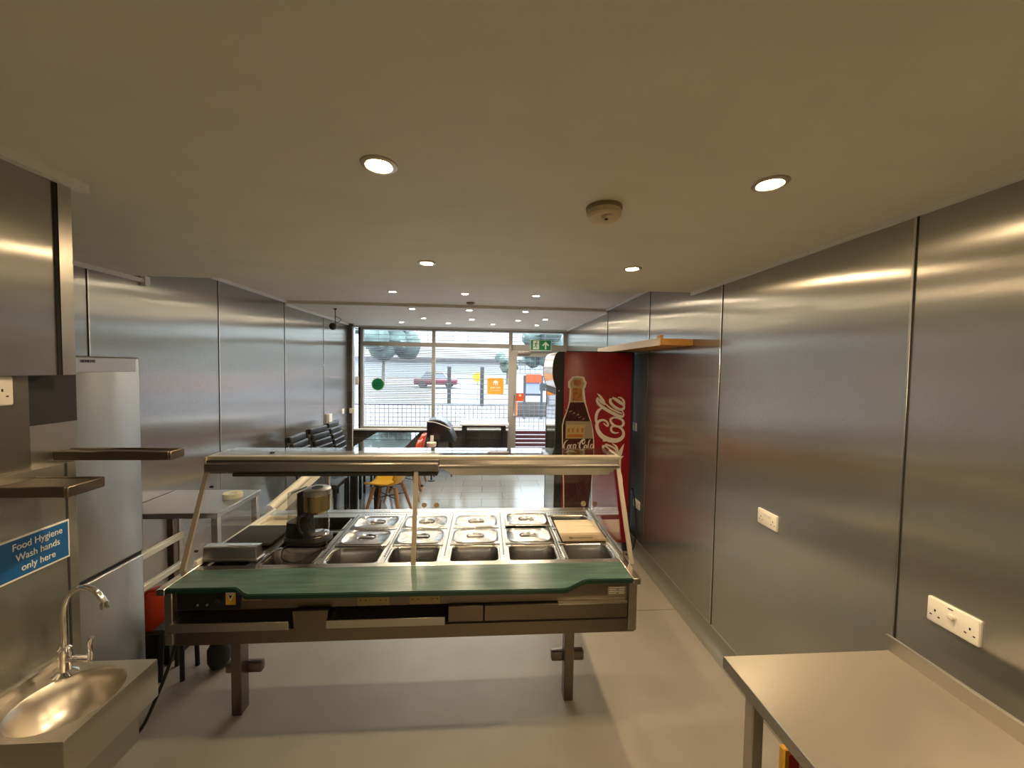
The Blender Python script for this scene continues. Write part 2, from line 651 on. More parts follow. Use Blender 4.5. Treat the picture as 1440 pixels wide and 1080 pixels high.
# steel joint strips
k = 9
for wx, ys in ((XR, (0.17, 1.327, 2.48, 3.62, 4.9)), (XL, (2.576, 3.748, 4.921, 6.06))):
    for y_ in ys:
        mb = MB()
        s_ = -1 if wx > 0 else 1
        top = CN if y_ < YN else (C2 if y_ < YS else C3)
        x0, x1 = sorted((wx, wx+s_*0.006))
        mb.box(x0, x1, y_-0.005, y_+0.005, 0.112, top-0.02, 0.0015, 1)
        struct('trim_%d' % k, mb, 'steel')
        k += 1
        mb = MB()
        x0, x1 = sorted((wx, wx+s_*0.0015))
        mb.box(x0, x1, y_-0.009, y_-0.005, 0.112, top-0.02)
        struct('trim_%d' % k, mb, 'black_matt')
        k += 1

# ------------------------------------------------------------------ shop front
YF = 7.40
mb = MB()          # tiled low wall under the window and the tiled pier at its left
mb.box(-2.46, 0.47, YF, YF+0.2, 0, 0.655)
struct('wall_front', mb, 'marble_tile')
mb = MB()
mb.box(-2.46, -2.375, 7.08, 7.14, 0, C3)
struct('wall_pier', mb, 'marble_tile')
mb = MB()
mb.box(XL, XR+0.1, YF-0.02, YF+0.2, 2.575, C3)
struct('trim_40', mb, 'white_paint')
mb = MB()
mb.box(-2.46, 0.46, YF-0.10, YF+0.02, 0.655, 0.685, 0.004, 1)
struct('trim_41', mb, 'white_paint')
mb = MB()
mb.box(-2.45, -2.425, 7.15, 7.38, 0.7, 2.57)
struct('trim_42', mb, 'steel_light')


def pane(x0, x1, z0, z1, y=YF+0.025):
    g = MB()
    g.box(x0, x1, y, y+0.006, z0, z1)
    return g


fr = 0.03
n_ = 1
for (x0, x1) in ((-2.31, -0.98), (-0.98, 0.475)):
    mb = MB()
    if n_ == 1:
        mb.box(x0-fr, x0+fr, YF-0.03, YF+0.06, 0.685, 2.575)
    mb.box(x1-fr, x1+fr, YF-0.03, YF+0.06, 0.685, 2.575)
    x0f, x1f = x0+fr, x1-fr
    mb.box(x0f, x1f, YF-0.03, YF+0.06, 0.685, 0.725)
    mb.box(x0f, x1f, YF-0.03, YF+0.06, 2.235, 2.315)
    mb.box(x0f, x1f, YF-0.03, YF+0.06, 2.54, 2.575)
    o = struct('window_%d' % n_, mb, 'alu')
    pane(x0+fr, x1-fr, 0.725, 2.235).build('window_pane', 'glass', o)
    pane(x0+fr, x1-fr, 2.315, 2.54).build('transom_pane', 'glass', o)
    if n_ == 1:
        g = MB()
        g.box(x0-fr-0.02, x0-fr+0.012, YF-0.045, YF-0.03, 0.685, 2.575)
        g.build('frame_seal', 'black_matt', o)
        g = MB()   # catch on the left jamb
        g.box(x0-0.10, x0-0.04, YF-0.08, YF-0.04, 1.50, 1.66, 0.008)
        g.build('window_catch', 'white', o)
    n_ += 1
mb = MB()          # over-door light and door frame
mb.box(0.4455, 0.5045, YF-0.03, YF+0.06, 0, 0.685)
mb.box(0.505, 0.515, YF-0.03, YF+0.06, 0, 2.575)
mb.box(1.50, 1.57, YF-0.03, YF+0.06, 0, 2.575)
mb.box(0.5, 1.5, YF-0.03, YF+0.06, 2.19, 2.31)
mb.box(0.5, 1.5, YF-0.03, YF+0.06, 2.54, 2.575)
o = struct('window_3', mb, 'alu')
pane(0.5, 1.5, 2.31, 2.54).build('transom_pane', 'glass', o)
mb = MB()
mb.box(0.515, 0.60, YF-0.035, YF+0.02, 0.01, 2.185)
mb.box(1.40, 1.485, YF-0.035, YF+0.02, 0.01, 2.185)
mb.box(0.60, 1.40, YF-0.035, YF+0.02, 2.09, 2.185)
mb.box(0.60, 1.40, YF-0.035, YF+0.02, 0.01, 0.14)
o = struct('door_1', mb, 'alu')
g = MB()
g.box(0.60, 1.40, YF-0.012, YF-0.006, 0.14, 2.09)
g.build('door_pane', 'glass', o)
g = MB()
g.tube([(0.56, YF-0.035, 0.95), (0.56, YF-0.085, 0.95), (0.56, YF-0.085, 1.35), (0.56, YF-0.035, 1.35)], 0.011, 8)
g.build('door_handle', 'chrome', o)
g = MB()
g.box(0.62, 0.86, YF-0.09, YF-0.035, 2.13, 2.18, 0.004)
g.build('door_closer', 'steel_dull', o)

# security shutter outside the glass
t = thing('roller_shutter', 'grey barred security shutter covering the shop window from outside', 'shutter', (-0.4, 7.75, 0.0))
YS_ = 7.75
g = MB()
z = 1.10
while z < 2.24:
    g.box(-2.7, -1.02, YS_, YS_+0.006, z, z+0.015)
    z += 0.036
g.build('dense_slats', 'shutter', t, True)
g = MB()
z = 1.12
while z < 2.24:
    g.box(-1.02, 0.46, YS_, YS_+0.006, z, z+(0.012 if z > 1.66 else 0.012))
    z += 0.040 if z > 1.66 else 0.10
g.build('open_slats', 'shutter', t, True)
g = MB()
z = 2.30
while z < 2.75:
    g.box(-2.7, 1.75, YS_, YS_+0.006, z, z+0.013)
    z += 0.085
for xx in (-2.1, -1.15, -0.65, -0.35, 0.25, 0.75, 1.2):
    g.box(xx, xx+0.008, YS_, YS_+0.006, 2.28, 2.75)
g.build('top_slats', 'shutter', t, True)
g = MB()
z = 0.60
while z < 1.13:
    g.box(-2.7, 0.46, YS_, YS_+0.006, z, z+0.012)
    z += 0.083
xx = -2.7
while xx < 0.46:
    g.box(xx, xx+0.011, YS_+0.006, YS_+0.012, 0.60, 1.10)
    xx += 0.088
g.build('lower_mesh_grid', 'shutter', t, True)
g = MB()
z = 0.60
while z < 1.15:
    g.box(0.46, 1.75, YS_, YS_+0.006, z, z+0.009)
    z += 0.083
z = 1.75
while z < 2.2:
    g.box(0.46, 1.75, YS_, YS_+0.006, z, z+0.010)
    z += 0.085
xx = 0.5
while xx < 1.75:
    g.box(xx, xx+0.008, YS_+0.006, YS_+0.012, 0.60, 1.13)
    g.box(xx, xx+0.008, YS_+0.006, YS_+0.012, 1.75, 2.2)
    xx += 0.10
g.build('door_mesh_grid', 'shutter', t, True)
g = MB()
for i in range(7):
    g.box(0.46, 1.75, YS_-0.01, YS_+0.01, 0.02+0.083*i, 0.02+0.083*i+0.068)
g.build('bottom_slats', 'maroon', t, True)


# ------------------------------------------------------------------ downlights
def spot(parent, e, col):
    l = bpy.data.lights.new('downlight_lamp', 'SPOT')
    l.energy = e
    l.color = col
    l.spot_size = R(150)
    l.spot_blend = 0.8
    l.shadow_soft_size = 0.03
    o = bpy.data.objects.new('lamp', l)
    COL.objects.link(o)
    o.parent = parent
    o.location = (0, 0, -0.012)
    return o


def downlight(e, col, lens):
    t = thing('downlight', 'x', 'ceiling light', (0, 0, 0))
    g = MB()
    g.lathe([(0.034, -0.003), (0.040, -0.007), (0.052, -0.004), (0.054, 0.0), (0.034, 0.0)], seg=28, cap0=False, cap1=False)
    g.build('ring', 'lamp_ring', t)
    g = MB()
    g.lathe([(0.0345, -0.0008), (0.0345, -0.003), (0.02, -0.0042)], seg=24)
    g.build('lamp_glass', lens, t)
    spot(t, e, col)
    return t


near = downlight(LAMP_NEAR, (1.0, 0.74, 0.43), 'lens_near')
far = downlight(LAMP_FAR, (1.0, 0.80, 0.56), 'lens_far')
kit = [(-0.323, 1.194, 'warm downlight in kitchen ceiling, large one left of the smoke detector'),
       (0.893, 1.185, 'warm downlight in kitchen ceiling, large one right of the smoke detector'),
       (-0.344, 2.268, 'warm downlight near the kitchen ceiling edge, left one above the counter'),
       (0.856, 2.238, 'warm downlight near the kitchen ceiling edge, right one above the counter'),
       (0.89, 0.05, 'warm downlight in kitchen ceiling above the steel bench'),
       (0.3, -1.2, 'warm downlight in kitchen ceiling at the back of the room')]
for i, (x, y, lb) in enumerate(kit):
    o = near if i == 0 else copy_tree(near)
    place(o, (x, y, CN), 0, lb, 'kitchen downlights')
rows = [(4.16, C2, [(-0.984, 'left'), (-0.226, 'middle'), (0.538, 'right')], 'first shop row, on the camera side of the ceiling step'),
        (5.10, C3, [(-0.954, 'left'), (-0.218, 'middle'), (0.52, 'right')], 'row just beyond the ceiling step'),
        (6.05, C3, [(-0.96, 'left'), (-0.216, 'middle'), (0.503, 'right')], 'row third from the shop window wall'),
        (5.83, C3, [(0.90, 'single')], 'offset towards the exit sign'),
        (6.64, C3, [(-1.42, 'far left'), (-0.64, 'centre left'), (0.12, 'centre right'), (0.875, 'far right')], 'row closest to the shop window')]
i = 0
for y, zc, xs, rl in rows:
    for x, s in xs:
        o = far if i == 0 else copy_tree(far)
        i += 1
        place(o, (x, y, zc), 0, 'small downlight, %s one, %s' % (s, rl), 'shop downlights')

# smoke detectors
t = thing('smoke_detector', 'aged cream round smoke detector on the kitchen ceiling between two lights', 'smoke detector', (0.43, 1.42, CN))
g = MB()
g.lathe([(0.066, 0.0), (0.066, -0.010), (0.060, -0.014)], seg=32)
g.build('base_plate', 'detector_ring', t)
g = MB()
g.lathe([(0.062, -0.014), (0.063, -0.032), (0.056, -0.040), (0.030, -0.044), (0.012, -0.045)], seg=32)
g.build('housing', 'detector', t)
g = MB()
g.lathe([(0.018, -0.044), (0.016, -0.052), (0.004, -0.054)], c=(0.0, -0.028, 0), seg=20)
g.build('sensor_cap', 'detector', t)
g = MB()
g.lathe([(0.007, -0.053), (0.006, -0.056)], c=(0.0, -0.030, 0), seg=12)
g.build('test_button', 'black', t)
t = thing('smoke_detector', 'small flat smoke detector on the shop ceiling just before the ceiling step', 'smoke detector', (-0.19, 4.72, C2))
g = MB()
g.lathe([(0.05, 0.0), (0.05, -0.014), (0.03, -0.028)], seg=24)
g.build('housing', 'detector_ring', t)

# black camera hanging from the shop ceiling
t = thing('hanging_camera', 'black ball shaped camera hanging from ceiling beside the left steel wall', 'camera', (-1.99, 5.27, C3))
g = MB()
g.lathe([(0.02, 0), (0.02, -0.012), (0.006, -0.016)], seg=14)
g.tube([(0, 0, -0.01), (0, 0, -0.20)], 0.005, 8)
g.build('rod', 'black', t)
g = MB()
tmp = bmesh.new()
bmesh.ops.create_uvsphere(tmp, u_segments=18, v_segments=12, radius=0.048)
g.add(tmp, True, Matrix.Translation((-0.03, 0, -0.235)))
g.build('housing', 'black', t)
g = MB()
g.tube([(0, 0, -0.10), (0.04, 0, -0.12), (0.075, 0, -0.14), (0.05, 0, -0.17), (0.0, 0, -0.19)], 0.004, 6, n=5)
g.build('cable', 'black', t)

# ------------------------------------------------------------------ serving counter
T = 0.87
cx0, cx1 = -1.41, 0.745
t = thing('serving_counter', 'long stainless steel food serving counter with green worktop on two legs', 'counter', (-0.33, 2.15, 0.0))
CT = t
# body: front fascia, lower band, sides, back, bottom
g = MB()
g.box(cx0+0.02, cx1-0.012, 1.775, 1.80, 0.745, 0.84)                 # fascia
g.box(cx0+0.03, cx1-0.012, 1.765, 1.80, 0.59, 0.665)                 # lower band
g.box(cx0+0.03, cx1-0.05, 1.752, 1.80, 0.655, 0.662)
g.box(cx0+0.02, cx1-0.02, 1.90, 1.91, 0.655, 0.84)                   # back of the slot
g.box(cx0+0.02, cx1-0.02, 1.78, 1.91, 0.655, 0.66)
g.box(cx0+0.02, cx1-0.02, 1.78, 2.66, 0.59, 0.60)                    # bottom
g.box(cx0+0.01, cx1-0.01, 2.64, 2.66, 0.59, 0.85)
g.build('carcass', 'brown_steel', t, True)
g = MB()
g.box(cx0+0.01, cx0+0.045, 1.755, 2.66, 0.60, 0.84, 0.003, 1)
g.build('end_panel', 'steel_dull', t, True)
g = MB()
g.box(cx1-0.045, cx1-0.005, 1.755, 2.66, 0.60, 0.84, 0.003, 1)
g.build('end_panel', 'steel_dull', t, True)
# worktop: green laminate with bulged front edge
poly = [(-1.372, 1.885), (-1.372, 1.735), (-1.085, 1.732), (-1.066, 1.724), (-1.022, 1.688), (-1.0, 1.676), (0.355, 1.662), (0.385, 1.670), (0.46, 1.722), (0.49, 1.733), (0.705, 1.733), (0.705, 1.885)]
g = MB()
g.prism([(p[0], p[1]) for p in poly], T-0.002, T+0.0015, 'z')
g.build('green_worktop', 'green', t, True)
g = MB()
poly2 = [(x, y-(0.006 if y < 1.8 else 0)) for x, y in poly]
g.prism(poly2, T-0.019, T-0.0022, 'z')
g.build('worktop_edge', 'green_edge', t, True)
g = MB()
g.box(cx0, -1.374, 1.727, 2.66, T-0.03, T+0.001, 0.003, 1)
g.box(0.707, cx1, 1.727, 2.66, T-0.03, T+0.001, 0.003, 1)
g.box(-1.374, 0.707, 1.887, 1.925, T-0.03, T+0.001, 0.002, 1)
g.box(-1.374, 0.707, 2.60, 2.66, T-0.03, T+0.001, 0.002, 1)
g.build('rim', 'steel', t, True)
# perforated deck dividers
cols = [-1.275, -0.975, -0.662, -0.357, -0.045, 0.264, 0.560]
divs = [(-1.142, -1.112), (-0.838, -0.803), (-0.520, -0.495), (-0.222, -0.180), (0.093, 0.127), (0.400, 0.432), (0.692, 0.707)]
g = MB()
for a, b in divs:
    g.box(a-0.012, b+0.012, 1.925, 2.60, T-0.012, T-0.0015)
g.box(-1.374, 0.707, 2.53, 2.60, T-0.012, T-0.001)
g.box(-1.374, 0.707, 2.098, 2.118, T-0.012, T-0.0032)
g.box(-1.374, 0.707, 2.303, 2.320, T-0.012, T-0.0032)
dk = g.build('perforated_deck', 'steel_light', t, True)
g = MB()
for a, b in divs[:-1] + [(0.705, 0.73)]:
    xm = (a+b)/2
    y = 1.99
    while y < 2.56:
        g.box(xm-0.004, xm+0.004, y, y+0.012, T-0.003, T-0.0008 if xm < 0.7 else T+0.0018)
        y += 0.021
x = -0.80
while x < 0.69:
    g.box(x, x+0.010, 2.562, 2.570, T-0.003, T-0.0004)
    x += 0.019
pf = g.build('perforations', 'black_matt', dk, True)
# end tracks for the glass
g = MB()
g.box(-1.400, -1.380, 1.93, 2.64, T, T+0.022, 0.003, 1)
g.build('glass_track', 'white_trim', t, True)
g = MB()
g.box(0.712, 0.722, 1.93, 2.60, T, T+0.012)
g.box(0.730, 0.742, 1.93, 2.60, T, T+0.016)
g.build('glass_track', 'steel', t, True)
# legs with cross bars
for lx in (-1.283, 0.486):
    g = MB()
    g.box(lx-0.026, lx+0.026, 2.045, 2.115, 0.0, 0.592, 0.004, 1)
    lg = g.build('leg', 'brown_steel', t, True)
    g = MB()
    g.box(lx-0.09, lx+0.098, 2.10, 2.14, 0.188, 0.243, 0.008, 2)
    g.build('cross_bar', 'brown_steel', lg, True)
# drawers and trays in the front
g = MB()
g.box(-0.158, 0.006, 1.758, 1.80, 0.668, 0.742, 0.002, 1)
g.build('drawer_front', 'brown_steel', t, True)
g = MB()
g.box(0.011, 0.695, 1.758, 1.80, 0.668, 0.742, 0.002, 1)
g.build('drawer_front', 'brown_steel', t, True)
g = MB()
g.box(0.36, 0.695, 1.752, 1.80, 0.738, 0.744)
g.build('drawer_lip', 'steel', t, True)
for x0, x1 in ((-1.365, -0.862), (-0.70, -0.170)):
    g = MB()
    g.box(x0, x1, 1.735, 1.745, 0.668, 0.707, 0.002, 1)
    g.box(x0, x1, 1.745, 1.89, 0.664, 0.670)
    g.box(x0, x0+0.008, 1.74, 1.89, 0.668, 0.703)
    g.box(x1-0.008, x1, 1.74, 1.89, 0.668, 0.703)
    g.build('pull_out_tray', 'steel_dull', t, True)
g = MB()    # bracket between the trays
g.loft([[(x, 1.748, z) for x, z in ((-0.845, 0.665), (-0.70, 0.665), (-0.695, 0.745), (-0.85, 0.745))],
        [(x, 1.765, z) for x, z in ((-0.845, 0.665), (-0.70, 0.665), (-0.695, 0.745), (-0.85, 0.745))]], True, True, False)
g.build('bracket', 'brown_steel', t, True)
# control panel
g = MB()
g.box(-1.358, -1.088, 1.768, 1.776, 0.750, 0.838, 0.003, 1)
cp = g.build('control_panel', 'black', t, True)
g = MB()
for dx in (0.10, 0.14):
    g = MB()
    g.lathe([(0.005, 0), (0.005, -0.006), (0.003, -0.008)], c=(-1.365+dx, 1.768, 0.775), seg=12, axis='y')
    g.build('indicator', 'steel_dull', cp, True)
g = MB()
g.lathe([(0.013, 0), (0.012, -0.012), (0.004, -0.014)], c=(-1.365+0.19, 1.768, 0.795), seg=18, axis='y')
g.build('control_knob', 'black_matt', cp, True)
g = MB()
g.box(-1.146, -1.104, 1.7655, 1.768, 0.772, 0.830)
st = g.build('warning_sticker', 'yellow_sticker', cp, True)
g = MB()
tri = [(-1.141, 0.820), (-1.109, 0.820), (-1.125, 0.790)]
g.prism(tri, 1.7645, 1.7655, 'y')
g.box(-1.144, -1.106, 1.7645, 1.7655, 0.824, 0.828)
g.build('warning_border', 'sign_white', st, True)
g = MB()
tri = [(-1.133, 0.816), (-1.117, 0.816), (-1.125, 0.800)]
g.prism(tri, 1.7635, 1.7645, 'y')
g.build('warning_triangle', 'black', st, True)
g = MB()
g.box(-1.08, -0.995, 1.7725, 1.775, 0.785, 0.808)
st = g.build('label_plate', 'label_tan', t, True)
g = MB()
g.box(-1.073, -1.008, 1.7715, 1.7725, 0.792, 0.801)
g.build('label_print', 'label_brown', st, True)
g = MB()
g.box(0.60, 0.69, 1.7725, 1.775, 0.765, 0.812, 0.001, 1)
st = g.build('rating_plate', 'label_grey', t, True)
g = MB()
for i in range(4):
    g.box(0.607, 0.645+0.01*(i % 2), 1.7718, 1.7725, 0.775+0.009*i, 0.778+0.009*i)
    g.box(0.655, 0.683, 1.7718, 1.7725, 0.775+0.009*i, 0.778+0.009*i)
g.build('rating_print', 'sign_white', st, True)

# canopy hood, posts and glass
g = MB()
pr = [(2.078, 1.368), (2.062, 1.340), (2.060, 1.300), (2.075, 1.282), (2.20, 1.285), (2.235, 1.335), (2.235, 1.368)]
g.prism([(y, z) for y, z in pr], -1.43, -0.245, 'x')
g.box(-1.43, -0.245, 2.055, 2.062, 1.296, 1.338, 0.003, 1)
g.build('hood', 'steel_dull', t, True)
g = MB()
g.box(-1.43, 0.745, 2.070, 2.112, 1.352, 1.372, 0.004, 2)
g.box(-1.435, -1.425, 2.06, 2.25, 1.29, 1.37)
g.box(0.745, 0.755, 2.06, 2.25, 1.29, 1.37)
g.build('hood_edge', 'edge_alu', t, True)
g = MB()
g.box(-1.425, -0.245, 2.064, 2.072, 1.345, 1.352)
g.box(-1.30, -0.25, 2.068, 2.20, 1.268, 1.284)
g.build('hood_shadow_gap', 'black_matt', t, True)
g = MB()
pr = [(2.072, 1.352), (2.066, 1.330), (2.052, 1.325), (2.052, 1.312), (2.066, 1.316), (2.20, 1.316), (2.20, 1.35)]
g.prism(pr, -0.24, 0.744, 'x')
lh = g.build('lamp_housing', 'steel', t, True)
g = MB()
g.loft([[(-0.24, 2.070, 1.3155), (0.744, 2.070, 1.3155), (0.744, 2.20, 1.3155), (-0.24, 2.20, 1.3155)], [(-0.17, 2.10, 1.262), (0.70, 2.10, 1.262), (0.70, 2.19, 1.262), (-0.17, 2.19, 1.262)]], True, True, False)
g.build('reflector', 'steel_dull', lh, True)
g = MB()
g.box(-1.42, 0.74, 2.112, 2.30, 1.366, 1.372)
g.build('shelf_glass', 'glass', t, True)
g = MB()
g.box(0.02, 0.14, 2.15, 2.19, 1.372, 1.376, 0.001, 1)
g.build('shelf_hinge', 'brown_steel', t, True)
g = MB()
g.lathe([(0.012, 0), (0.012, 0.004)], c=(-1.15, 2.16, 1.372), seg=14)
g.build('shelf_button', 'black', t, True)
# curved customer glass
pr = [(2.30, 1.369), (2.38, 1.34), (2.46, 1.25), (2.52, 1.12), (2.57, 0.98), (2.60, 0.872)]
pr = catmull(pr, 4)
g = MB()
g.loft([[(x, y, z) for y, z in pr] for x in (-1.42, 0.74)], closed=False)
g.build('curved_front_glass', 'glass', t, True)
side = [(1.93, 0.874), (2.095, 1.285), (2.23, 1.285), (2.23, 1.366), (2.30, 1.366)] + [(y, z) for y, z in pr[2:-1]] + [(2.595, 0.874)]
for x in (-1.392, 0.727):
    g = MB()
    g.prism(side, x, x+0.005, 'x')
    g.build('end_glass', 'glass', t, True)
for (xa, xb, ya, yb, za) in ((-1.418, -1.425, 1.885, 2.075, 0.862), (-0.343, -0.362, 1.895, 2.075, 0.868), (0.752, 0.752, 1.865, 2.065, 0.870)):
    g = MB()
    g.bar((xa, ya, za), (xb if xa < 0.7 else 0.742, yb, 1.305), 0.022, 0.012)
    g.build('post', 'post', t, True)
g = MB()
for (x, y, z) in ((-1.398, 2.05, 1.22), (-1.395, 1.935, 0.94), (-0.335, 2.05, 1.22)):
    g = MB()
    g.lathe([(0.006, 0), (0.006, 0.012), (0.003, 0.014)], c=(x, y, z), seg=10, axis='x')
    g.build('glass_screw', 'black', t, True)
g = MB()
for x in (-0.397, -0.315, 0.688):
    g = MB()
    g.lathe([(0.018, 0), (0.018, 0.004)], c=(x, 2.578, 0.925), seg=20, axis='y')
    g.build('sticker_dot', 'detector', t, True)


# double socket in the counter fascia and on the walls
def pins(g, x, z, s=1.0, y=-0.0098):
    g.box(x-0.002, x+0.002, y, y+0.002, z+0.006, z+0.014)
    g.box(x-0.0145, x-0.0085, y, y+0.002, z-0.010, z-0.006)
    g.box(x+0.0085, x+0.0145, y, y+0.002, z-0.010, z-0.006)


def make_socket(wd, kind, m='white', name='wall_socket'):
    t = thing(name, 'x', 'socket', (0, 0, 0))
    g = MB()
    p = rr(wd, 0.086, 0.006)
    q = rr(wd-0.006, 0.080, 0.006)
    g.loft([[(x, 0, z) for x, z in p], [(x, -0.006, z) for x, z in p], [(x, -0.009, z) for x, z in q]], False, True, True)
    pl = g.build('face_plate', m, t)
    g = MB()
    if kind == 'double':
        for x in (-0.045, 0.045):
            pins(g, x, -0.008)
        g.build('pin_holes', 'black', t)
        for x in (-0.015, 0.015):
            g = MB()
            g.box(x-0.009, x+0.009, -0.0125, -0.008, 0.012, 0.030, 0.002, 1)
            g.build('rocker_switch', m, t)
    elif kind == 'timer':
        for x in (-0.048, 0.048):
            pins(g, x, -0.008)
        g.box(-0.012, 0.002, -0.0098, -0.008, 0.031, 0.034)
        g.build('pin_holes', 'black', t)
        g = MB()
        g.lathe([(0.010, 0), (0.009, -0.010), (0.003, -0.012)], c=(0.0, -0.008, 0.010), seg=16, axis='y')
        g.build('rocker_switch', m, t)
    elif kind == 'switch':
        g.box(-0.012, 0.012, -0.013, -0.008, -0.014, 0.014, 0.002, 1)
        g.build('rocker_switch', m, t)
    else:
        pins(g, 0.0, -0.012)
        g.build('pin_holes', 'black', t)
        g = MB()
        g.box(0.012, 0.030, -0.0125, -0.008, 0.012, 0.030, 0.002, 1)
        g.build('rocker_switch', m, t)
    return t


s1 = make_socket(0.146, 'timer')
place(s1, (XR, 1.144, 1.036), -PI/2, 'white double wall socket above the steel bench, larger nearer one on right wall')
s2 = make_socket(0.146, 'double')
place(s2, (XR, 1.99, 1.04), -PI/2, 'white double wall socket on right steel wall, beyond the steel bench')
s3 = make_socket(0.086, 'switch', name='wall_switch')
place(s3, (XR, 3.905, 1.263), -PI/2, 'small white switch high on right wall beside the red drinks cooler')
s3['category'] = 'switch'
s4 = make_socket(0.146, 'double')
place(s4, (XR, 3.80, 0.482), -PI/2, 'low white wall socket behind the counter end next to the red cooler')
s5 = make_socket(0.146, 'double')
place(s5, (-1.41, 1.172, 1.761), PI/2, 'cream wall socket on the near left wall, cut by the picture edge')
s6 = make_socket(0.146, 'double', 'label_tan')
place(s6, (-0.50, 1.775, 0.792), 0, 'cream socket in the counter front under the green top, left of the two')
s7 = copy_tree(s6)
place(s7, (-0.265, 1.775, 0.792), 0, 'cream socket in the counter front under the green top, right of the two')
s8 = make_socket(0.086, 'switch', name='wall_switch')
place(s8, (XL, 6.85, 1.06), PI/2, 'small white switch on the left wall near the tiled pier')
s8['category'] = 'switch'
t = thing('wall_intercom', 'tall slim white box on left wall above the farthest black chair', 'intercom', (XL, 6.20, 0.985), PI/2)
g = MB()
g.box(-0.06, 0.06, -0.05, 0, -0.11, 0.11, 0.006)
g.build('housing', 'white', t)
t = thing('junction_box', 'white junction box with vertical cable beside the tiled pier', 'electrical box', (-2.38, 7.07, 1.05))
g = MB()
g.box(-0.04, 0.05, -0.03, 0.0, -0.045, 0.045, 0.006)
g.build('box', 'white', t)
g = MB()
g.tube([(0.015, -0.018, -0.04), (0.015, -0.018, -0.66)], 0.008, 8)
g.tube([(0.015, -0.018, 0.04), (0.015, -0.018, 1.50)], 0.008, 8)
g.build('cable', 'white_trim', t)


# ------------------------------------------------------------------ pans and lids
def make_pan(wd=0.258, dp=0.165, depth=0.15, m='steel_pan'):
    t = thing('food_pan', 'x', 'food pan', (0, 0, 0))
    g = MB()
    A = lambda p, z: [(x, y, z) for x, y in p]
    g.loft([A(rr(wd+0.020, dp+0.022, 0.004), -0.004), A(rr(wd+0.020, dp+0.022, 0.004), 0.0), A(rr(wd+0.010, dp+0.008, 0.035), 0.0012),
            A(rr(wd, dp, 0.045), -0.004), A(rr(wd-0.006, dp-0.006, 0.045), -0.03), A(rr(wd-0.008, dp-0.008, 0.044), -0.034),
            A(rr(wd-0.022, dp-0.022, 0.040), -depth), A(rr(wd-0.06, dp-0.06, 0.03), -depth-0.006)], False, True, True)
    g.build('pan_body', m, t)
    return t


def make_lid(wd=0.280, dp=0.206):
    t = thing('pan_lid', 'x', 'pan lid', (0, 0, 0))
    g = MB()
    A = lambda p, z: [(x, y, z) for x, y in p]
    g.loft([A(rr(wd, dp, 0.010), -0.001), A(rr(wd, dp, 0.010), 0.003), A(rr(wd-0.018, dp-0.016, 0.055), 0.0035), A(rr(wd-0.030, dp-0.026, 0.055), 0.008),
            A(rr(wd-0.042, dp-0.036, 0.05), 0.0035), A(ell(0.058, 0.052), 0.004), A(ell(0.052, 0.046), 0.0045),
            A(ell(0.046, 0.040), 0.0), A(ell(0.036, 0.030), -0.010)], False, True, True)
    g.build('lid_plate', 'steel_pan', t)
    g = MB()
    A = lambda p, z: [(x, y, z) for x, y in p]
    g.loft([A(rr(0.088, 0.020, 0.008), -0.002), A(rr(0.088, 0.020, 0.008), 0.006), A(rr(0.080, 0.012, 0.005), 0.009)], True, True, True)
    g.build('lid_handle', 'steel_pan', t)
    return t


pan = make_pan()
ord_ = ['', 'left of all under the coffee machine', 'second', 'third, right at the middle post', 'fourth', 'fifth, with a red reflection', 'last, at the right end']
pl_ = ['first open steel pan of the front row, in front of the coffee machine',
       'second open steel pan of the front row, below the first lidded column',
       'open steel front row pan crossed by the middle glass post',
       'open steel front row pan just right of the middle glass post',
       'open steel front row pan second from the right end',
       'open steel front row pan at the right end below the wooden board']
for i in range(1, 7):
    o = pan if i == 1 else copy_tree(pan)
    place(o, (cols[i], 2.010, T-0.001), 0, pl_[i-1], 'open pans in the front row')
o = make_pan(0.255, 0.175)
place(o, (0.560, 2.425, T-0.001), 0, 'open steel pan behind the striped wooden board, back right corner', 'pans at the right end')
o2 = copy_tree(o)
place(o2, (0.560, 2.208, T-0.001), 0, 'open steel pan mostly covered by the striped wooden board', 'pans at the right end')
o = make_pan(0.27, 0.185, m='black')
place(o, (-0.975, 2.425, T-0.001), 0, 'dark open pan in the back row behind the coffee machine')
o = make_pan(0.215, 0.19, 0.02, m='cream')
place(o, (-1.262, 2.44, T+0.008), 0, 'shallow cream tray in the back left corner of the counter')
o['category'] = 'tray'
lid = make_lid()
names = {(2, 1): 'steel pan lid in the middle row nearest the coffee machine', (2, 2): 'steel pan lid in the back row nearest the coffee machine',
         (3, 1): 'steel pan lid in the middle row crossed by the glass post', (3, 2): 'steel pan lid in the back row just right of the glass post',
         (4, 1): 'steel pan lid in the middle row, second to the left of the wooden board', (4, 2): 'steel pan lid in the back row, second to the left of the wooden board',
         (5, 1): 'steel pan lid in the middle row beside the wooden board', (5, 2): 'steel pan lid in the back row beside the wooden board, slightly raised'}
first = True
for (c, r_), lb in names.items():
    o = lid if first else copy_tree(lid)
    first = False
    y = 2.208 if r_ == 1 else 2.424
    z = T + 0.001
    x = cols[c]
    if (c, r_) == (5, 2):
        z, x, y = T+0.010, x+0.012, y+0.004
    place(o, (x, y, z), R({(2, 1): -1.5, (5, 2): -1}.get((c, r_), 0)), lb, 'steel pan lids')

